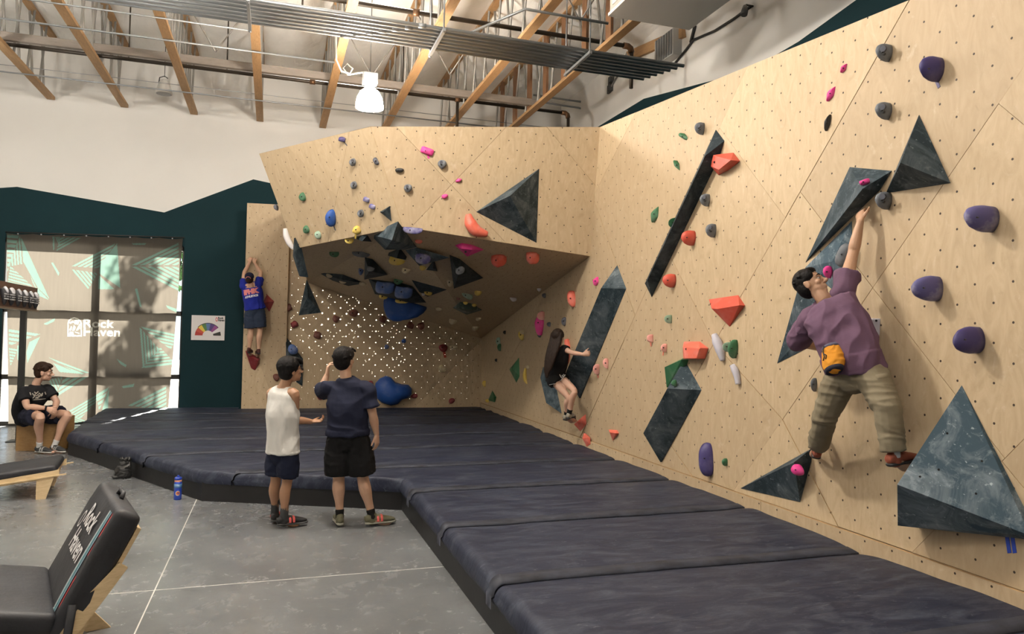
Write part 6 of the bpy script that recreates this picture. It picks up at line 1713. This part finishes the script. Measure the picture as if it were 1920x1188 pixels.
for nm, r0, r1, m_, rr_ in (('emblem_ring', .026, .021, WH_, .0412), ('emblem_disc', .020, .008, OR, .0412)):
    vs = [on_cyl(r0*math.cos(a), .075+r0*math.sin(a)) for a in [2*math.pi*i/20 for i in range(20)]]+[on_cyl(r1*math.cos(a)*1.1+.003, .075+r1*math.sin(a)) for a in [2*math.pi*i/20 for i in range(20)]]
    mesh(nm, vs, [(i, (i+1) % 20, 20+(i+1) % 20, 20+i) for i in range(20)], m_, t, local=True)
# black drawstring bag
q = onz(227, 896, 0)
t = thing('drawstring_bag', 'black drawstring bag leaning on the crash mat skirt', 'bag', q+V((.02, 0, 0)))
bm = bmesh.new(); limb(bm, [(0, 0, .03), (0, 0, .08), (.015, .01, .16), (.02, .02, .20)], [(.10, .07), (.095, .065), (.07, .05), (.055, .04)], side=V((1, 0, 0)), n=20)
ellip(bm, V((-.07, -.02, .02)), (V((1, 0, 0)), V((0, 1, 0)), V((0, 0, 1))), (.05, .05, .02)); me = remesh(bm, .007, 2); wrinkle(me, .007, 20, seed=4)
me.materials.clear(); me.materials.append(mat('black_nylon', (.010, .010, .010), .45)); me.shade_smooth(); link('sack', me, None, t)
bm = bmesh.new()
for i in range(9):
    a = i*.7; limb(bm, [(.02+.03*math.cos(a), .02+.03*math.sin(a), .20), (.02+.055*math.cos(a), .02+.045*math.sin(a), .225), (.02+.06*math.cos(a+.2), .02+.05*math.sin(a+.2), .245)], [.016, .018, .012], n=8)
me = remesh(bm, .006, 1); wrinkle(me, .004, 30); me.materials.clear(); me.materials.append(mat('black_nylon', (.01, .01, .01), .45)); me.shade_smooth(); link('gathered_mouth', me, None, t)
tube('drawcord', [(-.03, -.02, .2), (.02, -.035, .205), (.07, -.01, .2), (.08, -.03, .14)], .004, mat('grey_cord', (.2, .2, .2), .7), t, 6, local=True)
# grading poster
a, b = atY(358, 637, WY1-.02), atY(422, 592, WY1-.02)
t = thing('poster', 'white poster with a rainbow half wheel grading chart on dark teal wall', 'poster', ((a.x+b.x)/2, WY1-.012, (a.z+b.z)/2))
pw, ph = (b.x-a.x)/2, (b.z-a.z)/2
box('sheet', -pw, pw, -.008, .008, -ph, ph, mat('poster_white', (.62, .60, .60), .6), t, local=True)
cols = [(.32, .02, .015), (.42, .06, .03), (.62, .46, .06), (.06, .16, .05), (.08, .15, .32), (.06, .03, .16), (.22, .05, .20), (.66, .64, .66), (.008, .008, .006)]
cz0 = -ph*.62; ro, ri = pw*.78, pw*.32
for i, c in enumerate(cols):
    a0 = math.pi-math.pi*i/9; a1 = math.pi-math.pi*(i+1)/9; vs = []
    for k in range(6):
        a_ = a0+(a1-a0)*k/5; vs += [(ri*math.cos(a_)*1.0, -.0095, cz0+ri*math.sin(a_)*1.0), (ro*math.cos(a_), -.0095, cz0+ro*math.sin(a_))]
    mesh('wedge', vs, [(2*k, 2*k+1, 2*k+3, 2*k+2) for k in range(5)], mat('grade_colour_%s' % 'abcdefghi'[i], c, .6), t, local=True)
vs = []
for k in range(20):
    a_ = math.pi*.78-(math.pi*.56)*k/19; vs += [(ro*1.0*math.cos(a_), -.0098, cz0+ro*1.0*math.sin(a_)), (ro*1.05*math.cos(a_), -.0098, cz0+ro*1.05*math.sin(a_))]
mesh('arc', vs, [(2*k, 2*k+1, 2*k+3, 2*k+2) for k in range(19)], BLACKM, t, local=True)
for s_, z in (('Rock', ph*.74), ('Haven', ph*.56)):
    me = text_mesh(s_, .062, .003)
    for v in me.vertices: v.co = V((pw*.58+v.co.x*.8, -.0098, z+v.co.y))
    me.materials.clear(); me.materials.append(BLACKM); link('lettering', me, None, t)
vs = [(pw*.50+.024*r_*math.cos(a_), -.0098, ph*.70+.045*r_*math.sin(a_)) for r_ in (1, .6) for a_ in [2*math.pi*i/14 for i in range(14)]]
mesh('emblem', vs, [(i, (i+1) % 14, 14+(i+1) % 14, 14+i) for i in range(14)], mat('red_emblem_print', (.5, .06, .05), .6), t, local=True)
# shoe rack: plank on a dark post with shoes hung along it
RX = -3.85
ye = onp(70, 560, (RX, 0, 0), V((1, 0, 0))); zt_ = onp(70, 540, (RX, 0, 0), V((1, 0, 0))).z; zb2 = onp(68, 581, (RX, 0, 0), V((1, 0, 0))).z
t = thing('shoe_rack', 'brown wooden plank rack on a dark post with shoes hung along it', 'shoe rack', (RX, ye.y-.5, 0))
PLK = wood_mat('brown_plank_wood', (.10, .05, .032), (.15, .08, .052), (6, 1, 6))
box('plank', -.05, 0, -2.0, .5, zb2, zt_, PLK, t, .004, local=True); box('ledge', -.07, .04, -2.0, .49, zb2-.03, zb2-.002, mat('pale_ledge_wood', (.3, .22, .15), .6), t, local=True)
py_ = onp(44, 600, (RX-.1, 0, 0), V((1, 0, 0))).y-ye.y+.5
box('post', -.14, -.06, py_-.045, py_+.045, 0, zt_-.05, BLACKM, t, local=True); box('foot_plate', -.25, .05, py_-.15, py_+.15, 0, .012, BLACKM, t, local=True)
SW = mat('white_heel_rubber', (.62, .62, .66), .5); SB = mat('black_shoe_leather', (.02, .02, .024), .6)
k = 0
for px in (63, 53, 42, 30, 17, 4):
    yy = onp(px, 560, (RX+.06, 0, 0), V((1, 0, 0))).y; zz = zb2+(zt_-zb2)*.52
    s_ = thing('climbing_shoe', 'black climbing shoe with white heel hung on the plank rack', 'shoe', (RX+.07, yy, zz), (0, 0, R_((-12, 10, -6, 14)[k % 4])), group='climbing shoes hung along the plank rack')
    bm = bmesh.new(); limb(bm, [(0, 0, .05), (.01, 0, 0), (.02, 0, -.06), (.02, .005, -.12), (.015, .008, -.17)], [(.035, .045), (.04, .05), (.045, .048), (.042, .035), (.02, .018)], side=V((0, 1, 0))); frombm('upper', bm, SB, s_, True, True)
    bm = bmesh.new(); limb(bm, [(.02, 0, .075), (.04, .0, .045), (.055, 0, .005)], [(.040, .022), (.044, .024), (.032, .016)], side=V((0, 1, 0))); frombm('heel_cap', bm, SW, s_, True, True)
    for z in (-.02, -.055, -.09): tube('strap', [(.02, -.046, z), (.07, -.02, z-.005), (.07, .02, z-.005), (.02, .046, z)], [(.010, .004)]*4, mat('grey_strap', (.28, .28, .28), .7), s_, 6, local=True, side=V((0, 0, 1)))
    k += 1
